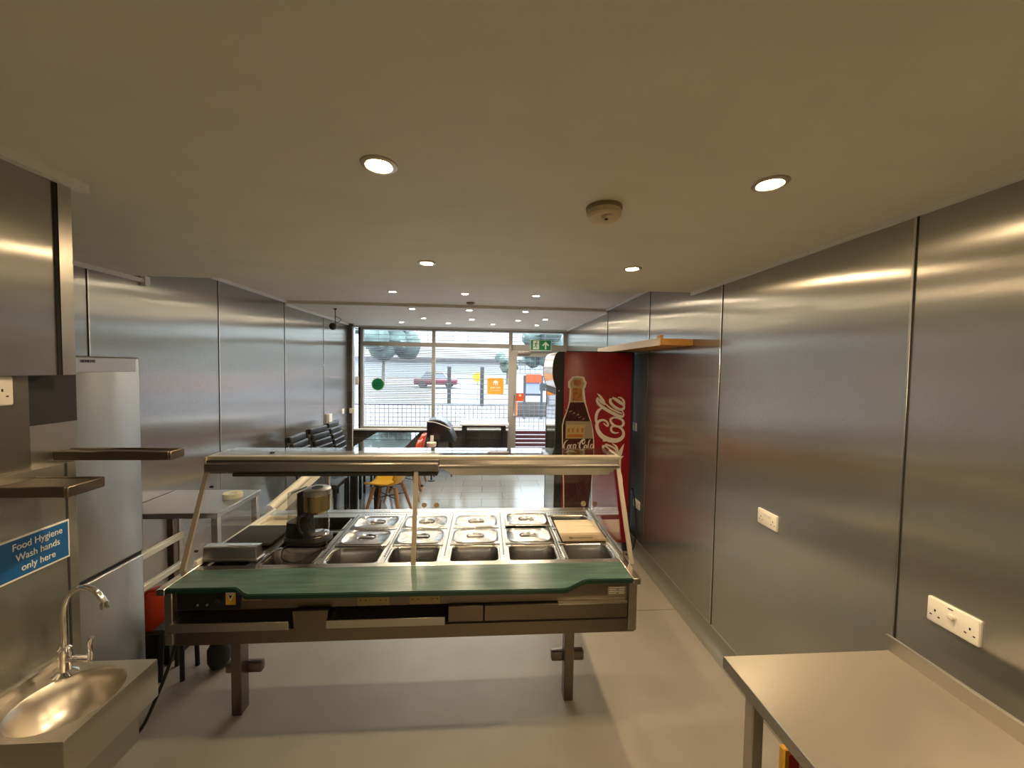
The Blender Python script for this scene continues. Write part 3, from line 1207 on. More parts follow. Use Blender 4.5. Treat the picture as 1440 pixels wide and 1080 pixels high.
# striped wooden board
t = thing('wooden_board', 'pale striped wooden board lying across pans at the counter right end', 'board', (0.578, 2.262, T+0.004))
for i, (y0, y1, m) in enumerate(((-0.145, -0.05, 'wood_light2'), (-0.05, 0.047, 'wood_light'), (0.047, 0.145, 'wood_light'))):
    g = MB()
    g.box(-0.128, 0.128, y0, y1-0.001, 0.0, 0.009 + (0.001 if i == 0 else 0), 0.001, 1)
    g.build('strip', m, t)
g = MB()
g.box(-0.07, 0.05, -0.128, -0.118, 0.010, 0.0112)
g.lathe([(0.014, 0.010), (0.014, 0.0115)], c=(-0.075, -0.122, 0), seg=14)
g.build('burnt_mark', 'burnt', t)

# charcoal sheet and grey tin at the left end
t = thing('charcoal_board', 'flat charcoal board covering the left end pan beside the coffee machine', 'board', (-1.262, 2.235, T+0.012), 0)
g = MB()
g.loft([[(x, y, z) for x, y in rr(0.245, 0.24, 0.012)] for z in (0.0, 0.010)], True, True, False)
g.build('sheet', 'dark_sheet', t)
g = MB()
g.box(-0.12, 0.12, -0.121, -0.117, -0.001, 0.008)
g.build('sheet_edge', 'black_matt', t)
t = thing('grey_tin', 'grey rectangular metal tin resting tilted at the front left of the counter', 'tin', (-1.250, 1.985, T+0.024), R(-2))
t.scale = (1, 0.55, 1)
g = MB()
A = lambda w_, d_, z, dy=0: [(x, y+dy, z) for x, y in rr(w_, d_, 0.006)]
g.loft([A(0.262, 0.10, -0.022), A(0.278, 0.112, -0.018), A(0.278, 0.112, -0.010), A(0.262, 0.098, -0.006), A(0.255, 0.09, 0.045)], True, True, False)
g.build('tin_body', 'grey_box', t)
g = MB()
g.loft([A(0.262, 0.096, 0.045), A(0.262, 0.096, 0.049), A(0.255, 0.088, 0.050)], True, True, False)
g.build('tin_rim', 'steel', t)

# ------------------------------------------------------------------ coffee machine
tank_mat = mat('water_tank_plastic', (0.55, 0.56, 0.57), 0.2)
tank_mat.node_tree.nodes['Principled BSDF'].inputs['Alpha'].default_value = 0.35
t = thing('coffee_machine', 'black and steel filter coffee machine with glass jug on the counter', 'coffee maker', (-0.972, 2.20, T+0.003), R(-8))
g = MB()
A = lambda w_, d_, z, cx=0, cy=0, r=0.03: [(x, y, z) for x, y in rr(w_, d_, r, cx=cx, cy=cy)]
g.loft([A(0.235, 0.155, 0.0, 0.0, -0.01, 0.05), A(0.235, 0.155, 0.02, 0.0, -0.01, 0.05), A(0.215, 0.135, 0.032, 0.0, -0.01, 0.05)], True, True, True)
g.loft([A(0.125, 0.11, 0.02, -0.052, 0.0, 0.02), A(0.118, 0.10, 0.105, -0.054, 0.0, 0.02)], True, True, True)
g.box(-0.048, -0.004, -0.045, 0.05, 0.03, 0.275, 0.008, 2)
g.build('body', 'black', t)
g = MB()
g.loft([A(0.058, 0.09, 0.105, -0.081, 0.0, 0.02), A(0.058, 0.09, 0.268, -0.081, 0.0, 0.02)], True, True, True)
g.build('water_tank', tank_mat, t)
g = MB()
g.bar((-0.088, -0.03, 0.268), (-0.028, 0.02, 0.292), 0.012, 0.006)
g.build('tank_lid', 'steel_light', t)
g = MB()
g.lathe([(0.066, 0.172), (0.072, 0.178), (0.072, 0.262)], c=(0.045, 0, 0), seg=32)
g.build('filter_housing', steel('coffee_machine_steel', (0.42, 0.32, 0.18), 0.25), t)
g = MB()
g.lathe([(0.073, 0.262), (0.073, 0.266), (0.071, 0.266), (0.071, 0.290), (0.060, 0.296)], c=(0.045, 0, 0), seg=32)
lidp = g.build('filter_lid', 'steel_dull', t)
g = MB()
g.lathe([(0.030, 0.296), (0.030, 0.298), (0.026, 0.298), (0.026, 0.2965)], c=(0.045, 0, 0), seg=24)
g.build('lid_ring', 'black', lidp)
g = MB()
g.lathe([(0.055, 0.036), (0.062, 0.045), (0.064, 0.08), (0.060, 0.125), (0.050, 0.155), (0.050, 0.166)], c=(0.047, -0.005, 0), seg=32, cap1=False)
jug = g.build('glass_jug', glass('jug_glass', (0.85, 0.86, 0.85), 2.0), t)
g = MB()
g.lathe([(0.052, 0.160), (0.056, 0.166), (0.050, 0.172)], c=(0.047, -0.005, 0), seg=28)
g.build('jug_collar', 'chrome', jug)
g = MB()
g.lathe([(0.058, 0.034), (0.060, 0.040), (0.050, 0.044)], c=(0.047, -0.005, 0), seg=28)
g.build('jug_base_ring', 'chrome', jug)
g = MB()
g.tube([(0.0, -0.055, 0.160), (-0.008, -0.088, 0.150), (-0.008, -0.090, 0.10), (0.0, -0.072, 0.06)], [0.008]*19, 8, n=6)
g.build('jug_handle', 'black', jug)
g = MB()
g.lathe([(0.062, 0.030), (0.062, 0.036)], c=(0.047, -0.005, 0), seg=28)
g.build('hot_plate', 'steel', t)
o = tag(MB().tube([(-0.88, 2.17, T+0.012), (-0.845, 2.10, T+0.008), (-0.90, 2.04, T-0.01), (-0.95, 2.0, T-0.03), (-1.03, 2.02, T-0.02), (-1.06, 2.09, T+0.006), (-1.04, 2.14, T+0.008)], 0.0035, 6, n=6).build('power_cord', 'black', t, True))

# ------------------------------------------------------------------ bottle cooler
t = thing('drinks_cooler', 'tall red upright drinks cooler with bottle picture standing against right steel wall', 'fridge', (1.08, 4.08, 0.0))
YC = 3.75
g = MB()
g.box(0.775, 1.46, YC, 4.38, 0.10, 2.022, 0.006, 2)
g.build('cabinet', 'red', t, True)
g = MB()
g.box(1.46, 1.49, YC+0.01, 4.37, 0.0, 2.03, 0.004, 1)
g.box(0.80, 1.46, YC+0.02, 4.36, 2.022, 2.034)
g.box(0.80, 1.46, YC+0.03, 4.35, 0.0, 0.10)
g.build('cabinet_back', 'black_matt', t, True)
g = MB()
g.box(0.70, 0.775, YC+0.002, YC+0.035, 0.10, 2.0, 0.004, 1)
g.box(0.70, 0.775, 4.345, 4.378, 0.10, 2.0, 0.004, 1)
g.box(0.70, 0.775, YC+0.035, 4.345, 0.10, 0.17)
g.box(0.70, 0.775, YC+0.035, 4.345, 1.60, 1.66)
dr = g.build('door_frame', 'black', t, True)
g = MB()
g.box(0.702, 0.708, YC+0.035, 4.345, 0.17, 1.60)
g.build('door_glass', mat('cooler_door_glass', (0.30, 0.31, 0.32), 0.05, 0.9), dr, True)
pr = [(0.775, 2.022), (0.71, 2.02), (0.675, 1.96), (0.662, 1.87), (0.664, 1.78), (0.685, 1.70), (0.71, 1.655), (0.775, 1.655)]
pr = catmull(pr, 3)
g = MB()
g.prism([(x, z) for x, z in pr], YC, YC+0.012, 'y')
g.prism([(x, z) for x, z in pr], 4.368, 4.38, 'y')
cn = g.build('canopy_end', 'black', t, True)
g = MB()
g.prism([(x+0.003, z) for x, z in pr], YC+0.012, 4.368, 'y', True)
g.build('light_canopy', mat('canopy_acrylic', (0.72, 0.70, 0.70), 0.08, coat=0.5), t, True)
g = MB()
g.box(0.72, 0.735, YC-0.004, YC+0.002, 1.63, 1.645)
g.build('hinge_screw', 'steel', t, True)


def lx(px, py):
    return (-5.03538 + 0.00720207*px + 0.00018125*py, 5.4887 + 0.0000662*px - 0.0071031*py)


def ribbon(g, pts, y0, y1, sc, ox, oy, n=7):
    """stroke with varying width, traced in design units of the side panel"""
    P = catmull(pts, n)
    L, Rr = [], []
    for i, p in enumerate(P):
        a = P[max(i-1, 0)]
        b = P[min(i+1, len(P)-1)]
        dx, dy = b[0]-a[0], b[1]-a[1]
        d = math.hypot(dx, dy) or 1
        nx, ny = -dy/d, dx/d
        h = p[2]/2
        L.append(lx(ox+(p[0]+nx*h)/sc, oy+(p[1]+ny*h)/sc))
        Rr.append(lx(ox+(p[0]-nx*h)/sc, oy+(p[1]-ny*h)/sc))
    for i in range(len(P)-1):
        q = [L[i], L[i+1], Rr[i+1], Rr[i]]
        yy = y0 - 1e-5*i
        g.face([(x, yy, z) for x, z in q])


def flat(g, pts, y, sc, ox, oy, n=0):
    if n:
        pts = catmull(pts + [pts[0]], n)[:-1]
    g.face([(*lx(ox+x/sc, oy+yy/sc),)[0:1] + (y,) + (lx(ox+x/sc, oy+yy/sc)[1],) for x, yy in pts])


# vertical script lettering on the side
YD = YC - 0.0015
g = MB()
Z8 = (6.75, 780, 500)
st = [
    # C : inner curl, back, bowl and hook
    [(462, 640, 8), (500, 668, 16), (504, 640, 17), (470, 612, 18), (425, 618, 24), (400, 655, 32), (410, 710, 38), (450, 765, 44), (520, 800, 46), (590, 805, 42), (640, 780, 34), (655, 740, 26), (640, 700, 22), (600, 672, 20), (555, 668, 20), (535, 690, 20), (545, 722, 20), (580, 735, 14), (610, 728, 6)],
    # flourish up from the C
    [(402, 655, 18), (392, 610, 24), (396, 560, 28), (415, 520, 26), (448, 494, 16)],
    # l : loop and stem
    [(400, 358, 2), (425, 378, 18), (450, 415, 30), (468, 448, 26), (474, 468, 8)],
    [(474, 462, 10), (440, 440, 18), (416, 412, 16), (408, 402, 16), (400, 425, 20), (420, 460, 28), (480, 505, 30), (550, 545, 30), (610, 572, 30), (645, 575, 22), (655, 550, 14), (640, 522, 10)],
    [(480, 455, 10), (530, 498, 16), (590, 530, 18), (640, 548, 14)],
    # o
    [(560, 586, 18), (530, 604, 22), (540, 640, 22), (580, 668, 22), (630, 672, 22), (654, 645, 24), (640, 610, 22), (600, 590, 20), (560, 586, 18)],
    # final a
    [(532, 405, 22), (528, 440, 26), (560, 478, 26), (612, 508, 26), (650, 505, 24), (658, 475, 20), (630, 442, 18), (585, 412, 18), (545, 400, 20)],
    [(600, 395, 10), (630, 400, 14), (655, 430, 20), (658, 470, 20), (650, 505, 14)],
    [(560, 405, 16), (600, 440, 14), (650, 470, 14)],
    # dash and lower a
    [(472, 780, 26), (470, 815, 30)],
    [(462, 850, 22), (460, 885, 26), (480, 915, 28), (530, 940, 28), (580, 945, 24), (592, 915, 20), (565, 880, 18), (520, 855, 18), (480, 842, 18)],
    [(545, 835, 8), (580, 860, 18), (596, 895, 20), (592, 935, 18)],
    [(470, 850, 14), (530, 895, 14), (585, 925, 12)],
    # swash
    [(660, 838, 2), (640, 880, 24), (620, 930, 40), (606, 975, 40), (606, 1030, 22), (616, 1090, 18), (632, 1150, 18), (640, 1200, 16), (636, 1250, 12), (622, 1290, 2)],
    [(655, 955, 2), (636, 965, 18), (612, 985, 26)],
]
for i_, s in enumerate(st):
    ribbon(g, s, YD-0.0002*i_, YD, *Z8)
g.build('side_lettering', 'logo_white', t, True)

# printed bottle
Z7 = (9.0, 780, 520)
outl = [(225, 85), (300, 80), (375, 90), (385, 130), (405, 160), (392, 215), (378, 240), (382, 320), (395, 420), (430, 550), (465, 660), (485, 760), (497, 880), (500, 1040), (492, 1200), (470, 1450), (470, 1800), (105, 1800), (105, 1450), (95, 1200), (95, 1040), (92, 880), (92, 700), (110, 620), (150, 520), (180, 410), (188, 320), (190, 240), (172, 215), (172, 150), (195, 125)]
g = MB()
flat(g, outl, YC-0.0010, *Z7)
bp = g.build('bottle_print', 'logo_white', t, True)
inn = [(240, 105), (300, 98), (355, 108), (365, 150), (380, 170), (365, 210), (352, 240), (356, 320), (370, 405), (200, 405), (208, 320), (212, 240), (200, 210), (196, 160), (215, 140)]
g = MB()
flat(g, inn, YC-0.0018, *Z7)
g.build('bottle_neck_print', 'label_tan', bp, True)
g = MB()
flat(g, [(240, 128), (330, 128), (340, 185), (300, 205), (245, 190)], YC-0.0024, *Z7)
flat(g, [(230, 230), (340, 235), (345, 390), (225, 390)], YC-0.0024, *Z7)
g.build('bottle_amber_print', 'bottle_glass', bp, True)
liq = [(196, 408), (372, 408), (392, 470), (420, 560), (452, 660), (473, 760), (485, 880), (488, 1040), (480, 1200), (458, 1450), (458, 1800), (117, 1800), (117, 1450), (107, 1200), (107, 1040), (104, 880), (104, 710), (122, 628), (160, 525)]
g = MB()
flat(g, liq, YC-0.0018, *Z7)
g.build('bottle_cola_print', 'cola', bp, True)
g = MB()
for i in range(14):
    x = 130 + (i*83) % 300
    yy = 470 + (i*47) % 160
    g.lathe([(0.004+0.002*(i % 3), 0), (0.003, -0.0006)], c=(lx(780+x/9, 520+yy/9)[0], YC-0.0019, lx(780+x/9, 520+yy/9)[1]), seg=8, axis='y')
g.build('bubble_print', 'label_tan', bp, True)
g = MB()
flat(g, [(140, 645), (460, 650), (478, 800), (482, 868), (135, 868)], YC-0.0026, *Z7)
g.build('bottle_label_print', 'label_grey', bp, True)
g = MB()
flat(g, [(150, 690), (400, 690), (372, 730), (370, 862), (140, 862)], YC-0.0032, *Z7)
g.build('bottle_label_panel', 'label_tan', bp, True)
g = MB()
for x in (165, 215, 275, 335):
    flat(g, [(x, 735), (x+26, 735), (x+26, 792), (x, 792)], YC-0.0038, *Z7)
flat(g, [(160, 812), (360, 812), (360, 850), (160, 850)], YC-0.0038, *Z7)
g.build('bottle_label_marks', 'label_brown', bp, True)
g = MB()
for s in [
    [(165, 885, 4), (135, 905, 14), (115, 950, 16), (118, 995, 16), (140, 1000, 10), (155, 985, 4)],           # C
    [(172, 945, 12), (160, 975, 14), (172, 1000, 12), (190, 985, 12), (188, 950, 12), (172, 945, 10)],          # o
    [(222, 945, 10), (203, 950, 12), (198, 980, 13), (210, 1000, 11), (228, 985, 6)],                            # c
    [(262, 940, 10), (240, 945, 12), (232, 978, 13), (243, 998, 12), (262, 975, 10), (268, 940, 10), (262, 985, 12), (275, 1000, 8)],  # a
    [(288, 925, 14), (300, 922, 14)],                                                                           # dash
    [(385, 895, 6), (372, 925, 13), (352, 935, 14), (345, 905, 14), (375, 880, 14), (352, 880, 14), (320, 920, 18), (312, 975, 20), (330, 1012, 18), (365, 1005, 14), (385, 970, 6)],  # C
    [(380, 950, 12), (368, 980, 14), (382, 1005, 12), (400, 985, 12), (398, 952, 12), (382, 948, 10)],          # o
    [(452, 885, 6), (435, 895, 12), (424, 940, 13), (420, 985, 13), (432, 1005, 9), (445, 990, 5)],              # l
    [(478, 940, 10), (458, 948, 12), (450, 980, 13), (462, 1000, 12), (480, 975, 10), (486, 940, 10), (482, 990, 10), (492, 1000, 6)],
    [(120, 1050, 4), (160, 1030, 16), (220, 1025, 20), (270, 1045, 8)],                                          # swash
]:
    ribbon(g, s, YC-0.0045, YC, *Z7)
g.build('bottle_lettering', 'logo_white', bp, True)
tag(MB().tube([(1.50, 3.90, 0.55), (1.545, 3.86, 0.62), (1.55, 3.80, 0.48), (1.55, 3.74, 0.25), (1.50, 3.70, 0.06), (1.42, 3.68, 0.01)], 0.007, 8, n=6).build('power_cable', 'black'),
    'black cable hanging from the low socket beside the red cooler', 'cable')

# wooden shelf on the right wall
t = thing('wooden_shelf', 'pale wooden shelf fixed high on the right wall above the cooler', 'shelf', (1.43, 3.5, 2.05))
g = MB()
g.box(1.31, 1.569, 2.82, 4.42, 2.045, 2.095, 0.002, 1)
g.build('shelf_board', 'wood', t, True)
g = MB()
g.box(1.303, 1.311, 2.82, 4.42, 2.042, 2.10)
g.build('front_edge', 'wood_light', t, True)
g = MB()
g.box(1.32, 1.345, 2.85, 2.90, 2.095, 2.125)
g.build('end_stop', 'wood', t, True)
g = MB()
g.lathe([(0.008, 0), (0.008, 0.012)], c=(1.40, 3.3, 2.095), seg=10)
g.build('screw', 'black', t, True)

# ------------------------------------------------------------------ fridge
t = thing('upright_fridge', 'tall stainless steel upright fridge standing behind the left partition', 'fridge', (-2.18, 1.96, 0.0))
g = MB()
g.box(-2.44, -1.945, 1.665, 2.255, 0.03, 1.87, 0.006, 2)
g.build('cabinet', 'steel_dull', t, True)
g = MB()
g.box(-1.945, -1.912, 1.665, 2.257, 0.77, 0.81)
g.build('door_gap', 'black_matt', t, True)
g = MB()
g.box(-1.94, -1.90, 1.66, 2.262, 0.80, 1.878, 0.012, 3)
ud = g.build('upper_door', 'steel_fridge', t, True)
g = MB()
g.box(-1.905, -1.8985, 1.675, 2.235, 1.80, 1.872, 0.002, 1)
tp = g.build('door_top_strip', 'steel_dull', ud, True)
g = MB()
g.add(text_bm('SIEMENS', 0.019, bold=0.0004), False, frame((-1.8980, 1.980, 1.853), (0, 1, 0), (0, 0, 1)))
g.build('lettering', 'text_dark', tp, True)
g = MB()
g.box(-1.94, -1.90, 1.66, 2.262, 0.10, 0.782, 0.012, 3)
g.build('lower_door', 'steel_fridge', t, True)
g = MB()
g.box(-2.40, -1.93, 1.68, 2.245, 0.0, 0.10)
g.build('plinth', 'black', t, True)

# bracket arms on the partition
t = thing('bracket_arm', 'brown toned steel shelf arm on the partition, longer one reaching across the fridge', 'bracket', (-1.38, 1.42, 1.53))
g = MB()
g.box(-1.455, -1.080, 1.396, 1.452, 1.536, 1.542)
g.box(-1.455, -1.085, 1.392, 1.400, 1.515, 1.547, 0.003, 1)
g.box(-1.455, -1.085, 1.447, 1.455, 1.515, 1.547, 0.003, 1)
g.box(-1.085, -1.077, 1.392, 1.455, 1.515, 1.547, 0.003, 1)
g.build('arm', 'brown_steel', t, True)
t = thing('bracket_arm', 'brown toned steel shelf arm on the partition, shorter nearer one above the blue sign', 'bracket', (-1.30, 1.2, 1.48))
g = MB()
g.box(-1.379, -1.184, 1.168, 1.272, 1.484, 1.490)
g.box(-1.379, -1.188, 1.165, 1.173, 1.462, 1.494, 0.003, 1)
g.box(-1.379, -1.188, 1.267, 1.275, 1.462, 1.494, 0.003, 1)
g.box(-1.188, -1.180, 1.165, 1.275, 1.462, 1.494, 0.003, 1)
g.build('arm', 'brown_steel', t, True)

# blue hygiene sign
t = thing('hygiene_sign', 'blue sign with white border saying food hygiene, wash hands only here', 'sign', (-1.38, 1.23, 1.29))
g = MB()
g.box(-1.38, -1.3775, 0.98, 1.362, 1.200, 1.327, 0.001, 1)
g.build('border', 'sign_white', t, True)
g = MB()
g.box(-1.3775, -1.377, 0.985, 1.357, 1.206, 1.321)
g.build('sign_face', 'sign_blue', t, True)
g = MB()
for i, s in enumerate(('Food Hygiene', 'Wash hands', 'only here')):
    g.add(text_bm(s, 0.030), False, frame((-1.3766, 1.272, 1.298-0.034*i), (0, 1, 0), (0, 0, 1)) @ Matrix.Diagonal((0.80, 1, 1, 1)))
g.build('lettering', 'sign_white', t, True)

# ------------------------------------------------------------------ hand basin
t = thing('hand_basin', 'small stainless steel wall hung hand wash basin below the blue sign', 'sink', (-1.23, 1.185, 0.0))
g = MB()
A = lambda p, z: [(x, y, z) for x, y in p]
g.loft([A(rr(0.295, 0.29, 0.004, 8, -1.2295, 1.185), 0.735), A(rr(0.295, 0.29, 0.004, 8, -1.2295, 1.185), 0.857), A(rr(0.292, 0.287, 0.004, 8, -1.2295, 1.185), 0.860),
        A(ell(0.122, 0.123, 8, -1.212, 1.182), 0.860), A(ell(0.117, 0.118, 8, -1.212, 1.182), 0.855),
        A(ell(0.108, 0.110, 8, -1.212, 1.182), 0.83), A(ell(0.085, 0.088, 8, -1.212, 1.182), 0.78), A(ell(0.045, 0.046, 8, -1.212, 1.182), 0.755), A(ell(0.016, 0.016, 8, -1.212, 1.182), 0.750)], False, True, True)
o = g.build('basin', 'steel_bowl', t, True)
g = MB()
g.box(-1.378, -1.13, 1.05, 1.31, 0.60, 0.735)
g.build('under_box', 'steel_dull', t, True)
g = MB()
g.box(-1.3795, -1.370, 1.04, 1.33, 0.858, 0.885)
g.build('upstand', 'steel', t, True)
t = thing('tap', 'chrome swan neck tap with lever handles standing on the hand basin', 'tap', (-1.315, 1.275, 0.86))
g = MB()
g.lathe([(0.030, 0.0), (0.030, 0.004), (0.022, 0.010), (0.015, 0.014), (0.014, 0.055), (0.017, 0.060), (0.017, 0.085), (0.010, 0.092)], seg=24)
g.build('tap_body', 'chrome', t)
g = MB()
g.tube([(0, 0, 0.085), (0.001, 0, 0.15), (0.002, 0, 0.215), (0.018, 0, 0.258), (0.055, 0.0, 0.280), (0.095, 0, 0.268), (0.122, 0, 0.230)], 0.0085, 12, n=6)
g.lathe([(0.011, 0.0), (0.011, 0.016), (0.009, 0.022)], c=(0.122, 0, 0.212), seg=14)
g.build('spout', 'chrome', t)
g = MB()
g.tube([(0.010, 0.0, 0.050), (0.075, 0.0, 0.050)], 0.010, 12)
g.tube([(0.072, 0, 0.045), (0.076, 0, 0.070), (0.074, 0, 0.100), (0.082, 0, 0.118)], [0.007]*3 + [0.006]*16, 10, n=6)
g.build('lever', 'chrome', t)
g = MB()
g.tube([(0.0, 0, 0.068), (0.03, -0.02, 0.082)], 0.004, 8)
g.build('side_pin', 'chrome', t)

# ------------------------------------------------------------------ steel bench at right
t = thing('steel_bench', 'stainless steel work bench with upstand at the lower right by the wall', 'bench', (1.12, 0.7, 0.0))
g = MB()
g.box(0.822, 1.435, 0.15, 1.222, 0.84, 0.88, 0.002, 1)
g.build('bench_top', 'steel_top', t, True)
g = MB()
g.box(1.428, 1.442, 0.15, 1.235, 0.84, 0.930, 0.002, 1)
g.build('upstand', 'steel_top', t, True)
for (x, y) in ((0.888, 1.15), (0.888, 0.22), (1.38, 1.15), (1.38, 0.22)):
    g = MB()
    g.box(x-0.02, x+0.02, y-0.02, y+0.02, 0.0, 0.842, 0.004, 1)
    g.build('leg', 'post' if y > 1 and x < 1 else 'steel_dull', t, True)
g = MB()
g.box(0.90, 1.40, 0.20, 1.17, 0.225, 0.25)
g.build('under_shelf', 'steel_dull', t, True)
t = thing('carton', 'red and yellow carton standing on the floor behind the steel bench leg', 'box', (1.265, 1.36, 0.0), R(4))
g = MB()
g.box(-0.19, 0.20, -0.10, -0.075, 0.0, 0.505, 0.004, 1)
g.build('carton_body', 'yellow_box', t)
g = MB()
g.box(-0.172, 0.18, -0.102, -0.10, 0.02, 0.485)
g.build('red_print', 'red_box', t)
g = MB()
g.box(-0.13, 0.16, -0.104, -0.102, 0.40, 0.455)
g.build('pale_print', 'pink_print', t)

# ------------------------------------------------------------------ steel table at left and odds
t = thing('steel_table', 'low stainless steel table against left wall between the fridge and counter', 'table', (-2.13, 2.96, 0.0))
g = MB()
g.box(-2.455, -1.80, 2.705, 3.215, 0.80, 0.838, 0.003, 1)
g.build('table_top', 'steel_table', t, True)
for (x, y, m) in ((-1.83, 2.735, 'steel_dull'), (-1.83, 3.185, 'steel_dull'), (-2.12, 2.74, 'brown_steel'), (-2.42, 3.185, 'steel_dull')):
    g = MB()
    g.box(x-0.022, x+0.022, y-0.02, y+0.02, 0.0, 0.802, 0.003, 1)
    g.build('leg', m, t, True)
t = thing('tape_roll', 'cream roll lying flat on the steel table behind the glass', 'roll', (-1.905, 3.03, 0.838))
g = MB()
g.lathe([(0.03, 0.030), (0.03, 0.0), (0.063, 0.0), (0.066, 0.015), (0.063, 0.036), (0.045, 0.038), (0.03, 0.030)], seg=28, cap0=False, cap1=False)
g.build('roll', mat('cream_tape', (0.75, 0.70, 0.42), 0.5), t)
g = MB()
g.lathe([(0.03, 0.004), (0.03, 0.026)], seg=20)
g.build('core', 'cream', t)
t = thing('rail_frame', 'pair of pale aluminium rails running between the fridge and counter end', 'rails', (-1.95, 2.4, 0.0))
for z in (0.560, 0.746):
    g = MB()
    g.box(-1.962, -1.938, 2.275, 2.60, z-0.026, z+0.008, 0.003, 1)
    g.box(-1.956, -1.944, 2.275, 2.60, z+0.008, z+0.016)
    g.build('rail', 'rail_alu', t, True)
g = MB()
g.box(-1.985, -1.962, 2.27, 2.29, 0.0, 0.80)
g.build('upright', 'steel_dull', t, True)
t = thing('tray_rail', 'cream beam with a round tube on top beyond the counter left end', 'rail', (-1.46, 3.0, 0.0))
g = MB()
g.bar((-1.46, 2.72, 0.805), (-1.46, 3.75, 0.93), 0.03, 0.06)
g.build('beam', 'cream', t, True)
g = MB()
g.tube([(-1.46, 2.69, 0.865), (-1.46, 3.75, 0.99)], 0.030, 18)
g.build('tube', 'cream', t, True)
g = MB()
g.box(-1.475, -1.445, 2.76, 2.80, 0.0, 0.80)
g.box(-1.475, -1.445, 3.66, 3.70, 0.0, 0.90)
g.build('support', 'steel_dull', t, True)
t = thing('red_canister', 'red orange plastic container on a low black stand between fridge and counter', 'container', (-2.04, 2.54, 0.0))
g = MB()
A = lambda w_, d_, z, r=0.03: [(x, y, z) for x, y in rr(w_, d_, r)]
g.loft([A(0.20, 0.16, 0.19), A(0.22, 0.18, 0.21), A(0.22, 0.18, 0.36), A(0.17, 0.14, 0.40), A(0.06, 0.06, 0.41, 0.02)], True, True, True)
g.build('canister_body', 'red_bag', t)
g = MB()
g.tube([(-0.06, -0.05, 0.40), (-0.03, -0.05, 0.43), (0.05, -0.05, 0.43), (0.08, -0.05, 0.385)], 0.01, 8, n=5)
g.build('handle', 'red_bag', t)
g = MB()
g.box(-0.13, 0.13, -0.11, 0.11, 0.0, 0.19)
g.build('stand', 'black', t)
t = thing('black_pot', 'round black pot shaped item hanging below the counter at the left', 'pot', (-1.68, 2.40, 0.0))
t.location = (-1.60, 2.40, 0.0)
g = MB()
g.lathe([(0.02, 0.0), (0.045, 0.012), (0.06, 0.05), (0.06, 0.12), (0.035, 0.17)], seg=24)
g.build('pot_body', 'black_matt', t)
g = MB()
g.lathe([(0.012, 0.17), (0.012, 0.20)], seg=10)
g.build('pot_knob', 'black_matt', t)
t = thing('black_stool', 'small black stand with thin legs half hidden behind counter and basin', 'stand', (-1.78, 2.36, 0.0))
g = MB()
g.box(-0.10, 0.06, -0.08, 0.08, 0.30, 0.32)
g.build('top', 'black_matt', t)
for x, y in ((-0.08, -0.06), (0.04, -0.06), (-0.08, 0.06), (0.04, 0.06)):
    g = MB()
    g.tube([(x, y, 0.0), (x*0.9, y*0.9, 0.30)], 0.012, 8)
    g.build('leg', 'black_matt', t)
tag(MB().tube([(-1.50, 1.98, 0.55), (-1.54, 1.98, 0.40), (-1.60, 1.97, 0.22), (-1.70, 1.96, 0.01), (-1.80, 1.90, 0.008)], 0.008, 8, n=6).build('floor_cable', 'black'),
    'black cable dropping to the floor beside the basin under the counter end', 'cable')


# ------------------------------------------------------------------ shop furniture
t = thing('dining_table', 'long glossy black dining table reflecting the shop window', 'table', (-1.43, 5.75, 0.0))
g = MB()
g.box(-1.79, -1.09, 4.98, 6.52, 0.735, 0.75, 0.002, 1)
g.build('table_top', 'glass_dark', t, True)
g = MB()
g.box(-1.76, -1.12, 5.01, 6.49, 0.70, 0.735)
g.build('apron', 'black', t, True)
for x in (-1.68, -1.38):
    for y in (5.06, 6.42):
        g = MB()
        g.box(x-0.04, x+0.04, y-0.03, y+0.03, 0.0, 0.70, 0.003, 1)
        g.build('leg', 'black', t, True)


def ribbed_chair(label):
    t = thing('dining_chair', label, 'chair', (0, 0, 0))
    g = MB()       # seat faces +x
    g.box(-0.20, 0.22, -0.20, 0.20, 0.41, 0.465, 0.018, 3)
    g.build('seat', 'leather', t)
    g = MB()
    prof = []
    for i in range(7):
        z0 = 0.48 + i*0.078
        xo = -0.185 - 0.012*i + (0.010*i*i/6)*-1
        prof.append((xo, z0))
    for i, (xo, z0) in enumerate(prof):
        g.box(xo-0.028, xo+0.020, -0.195, 0.195, z0, z0+0.074, 0.016, 3)
    g.build('backrest', 'leather', t)
    g = MB()
    pts = [(x-0.030, z) for x, z in prof] + [(prof[-1][0]-0.030, prof[-1][1]+0.07)]
    for s in (-1, 1):
        g.tube([(x, s*0.198, z) for x, z in pts], 0.013, 8)
    g.build('back_frame', 'black', t)
    for x, y in ((0.19, 0.17), (0.19, -0.17), (-0.19, 0.17), (-0.19, -0.17)):
        g = MB()
        g.bar((x, y, 0.0), (x, y, 0.42), 0.028, 0.028)
        g.build('leg', 'black', t)
    return t


c = ribbed_chair('black ribbed high-back chair, nearest of three by the left wall')
place(c, (-1.92, 4.74, 0), 0)
c['group'] = 'black chairs along the left wall'
d = copy_tree(c)
place(d, (-1.93, 5.29, 0), R(-9), 'black ribbed high-back chair, middle one with sagging top pad')
d = copy_tree(c)
place(d, (-1.93, 5.86, 0), R(0), 'black ribbed high-back chair, farthest one below the slim intercom')


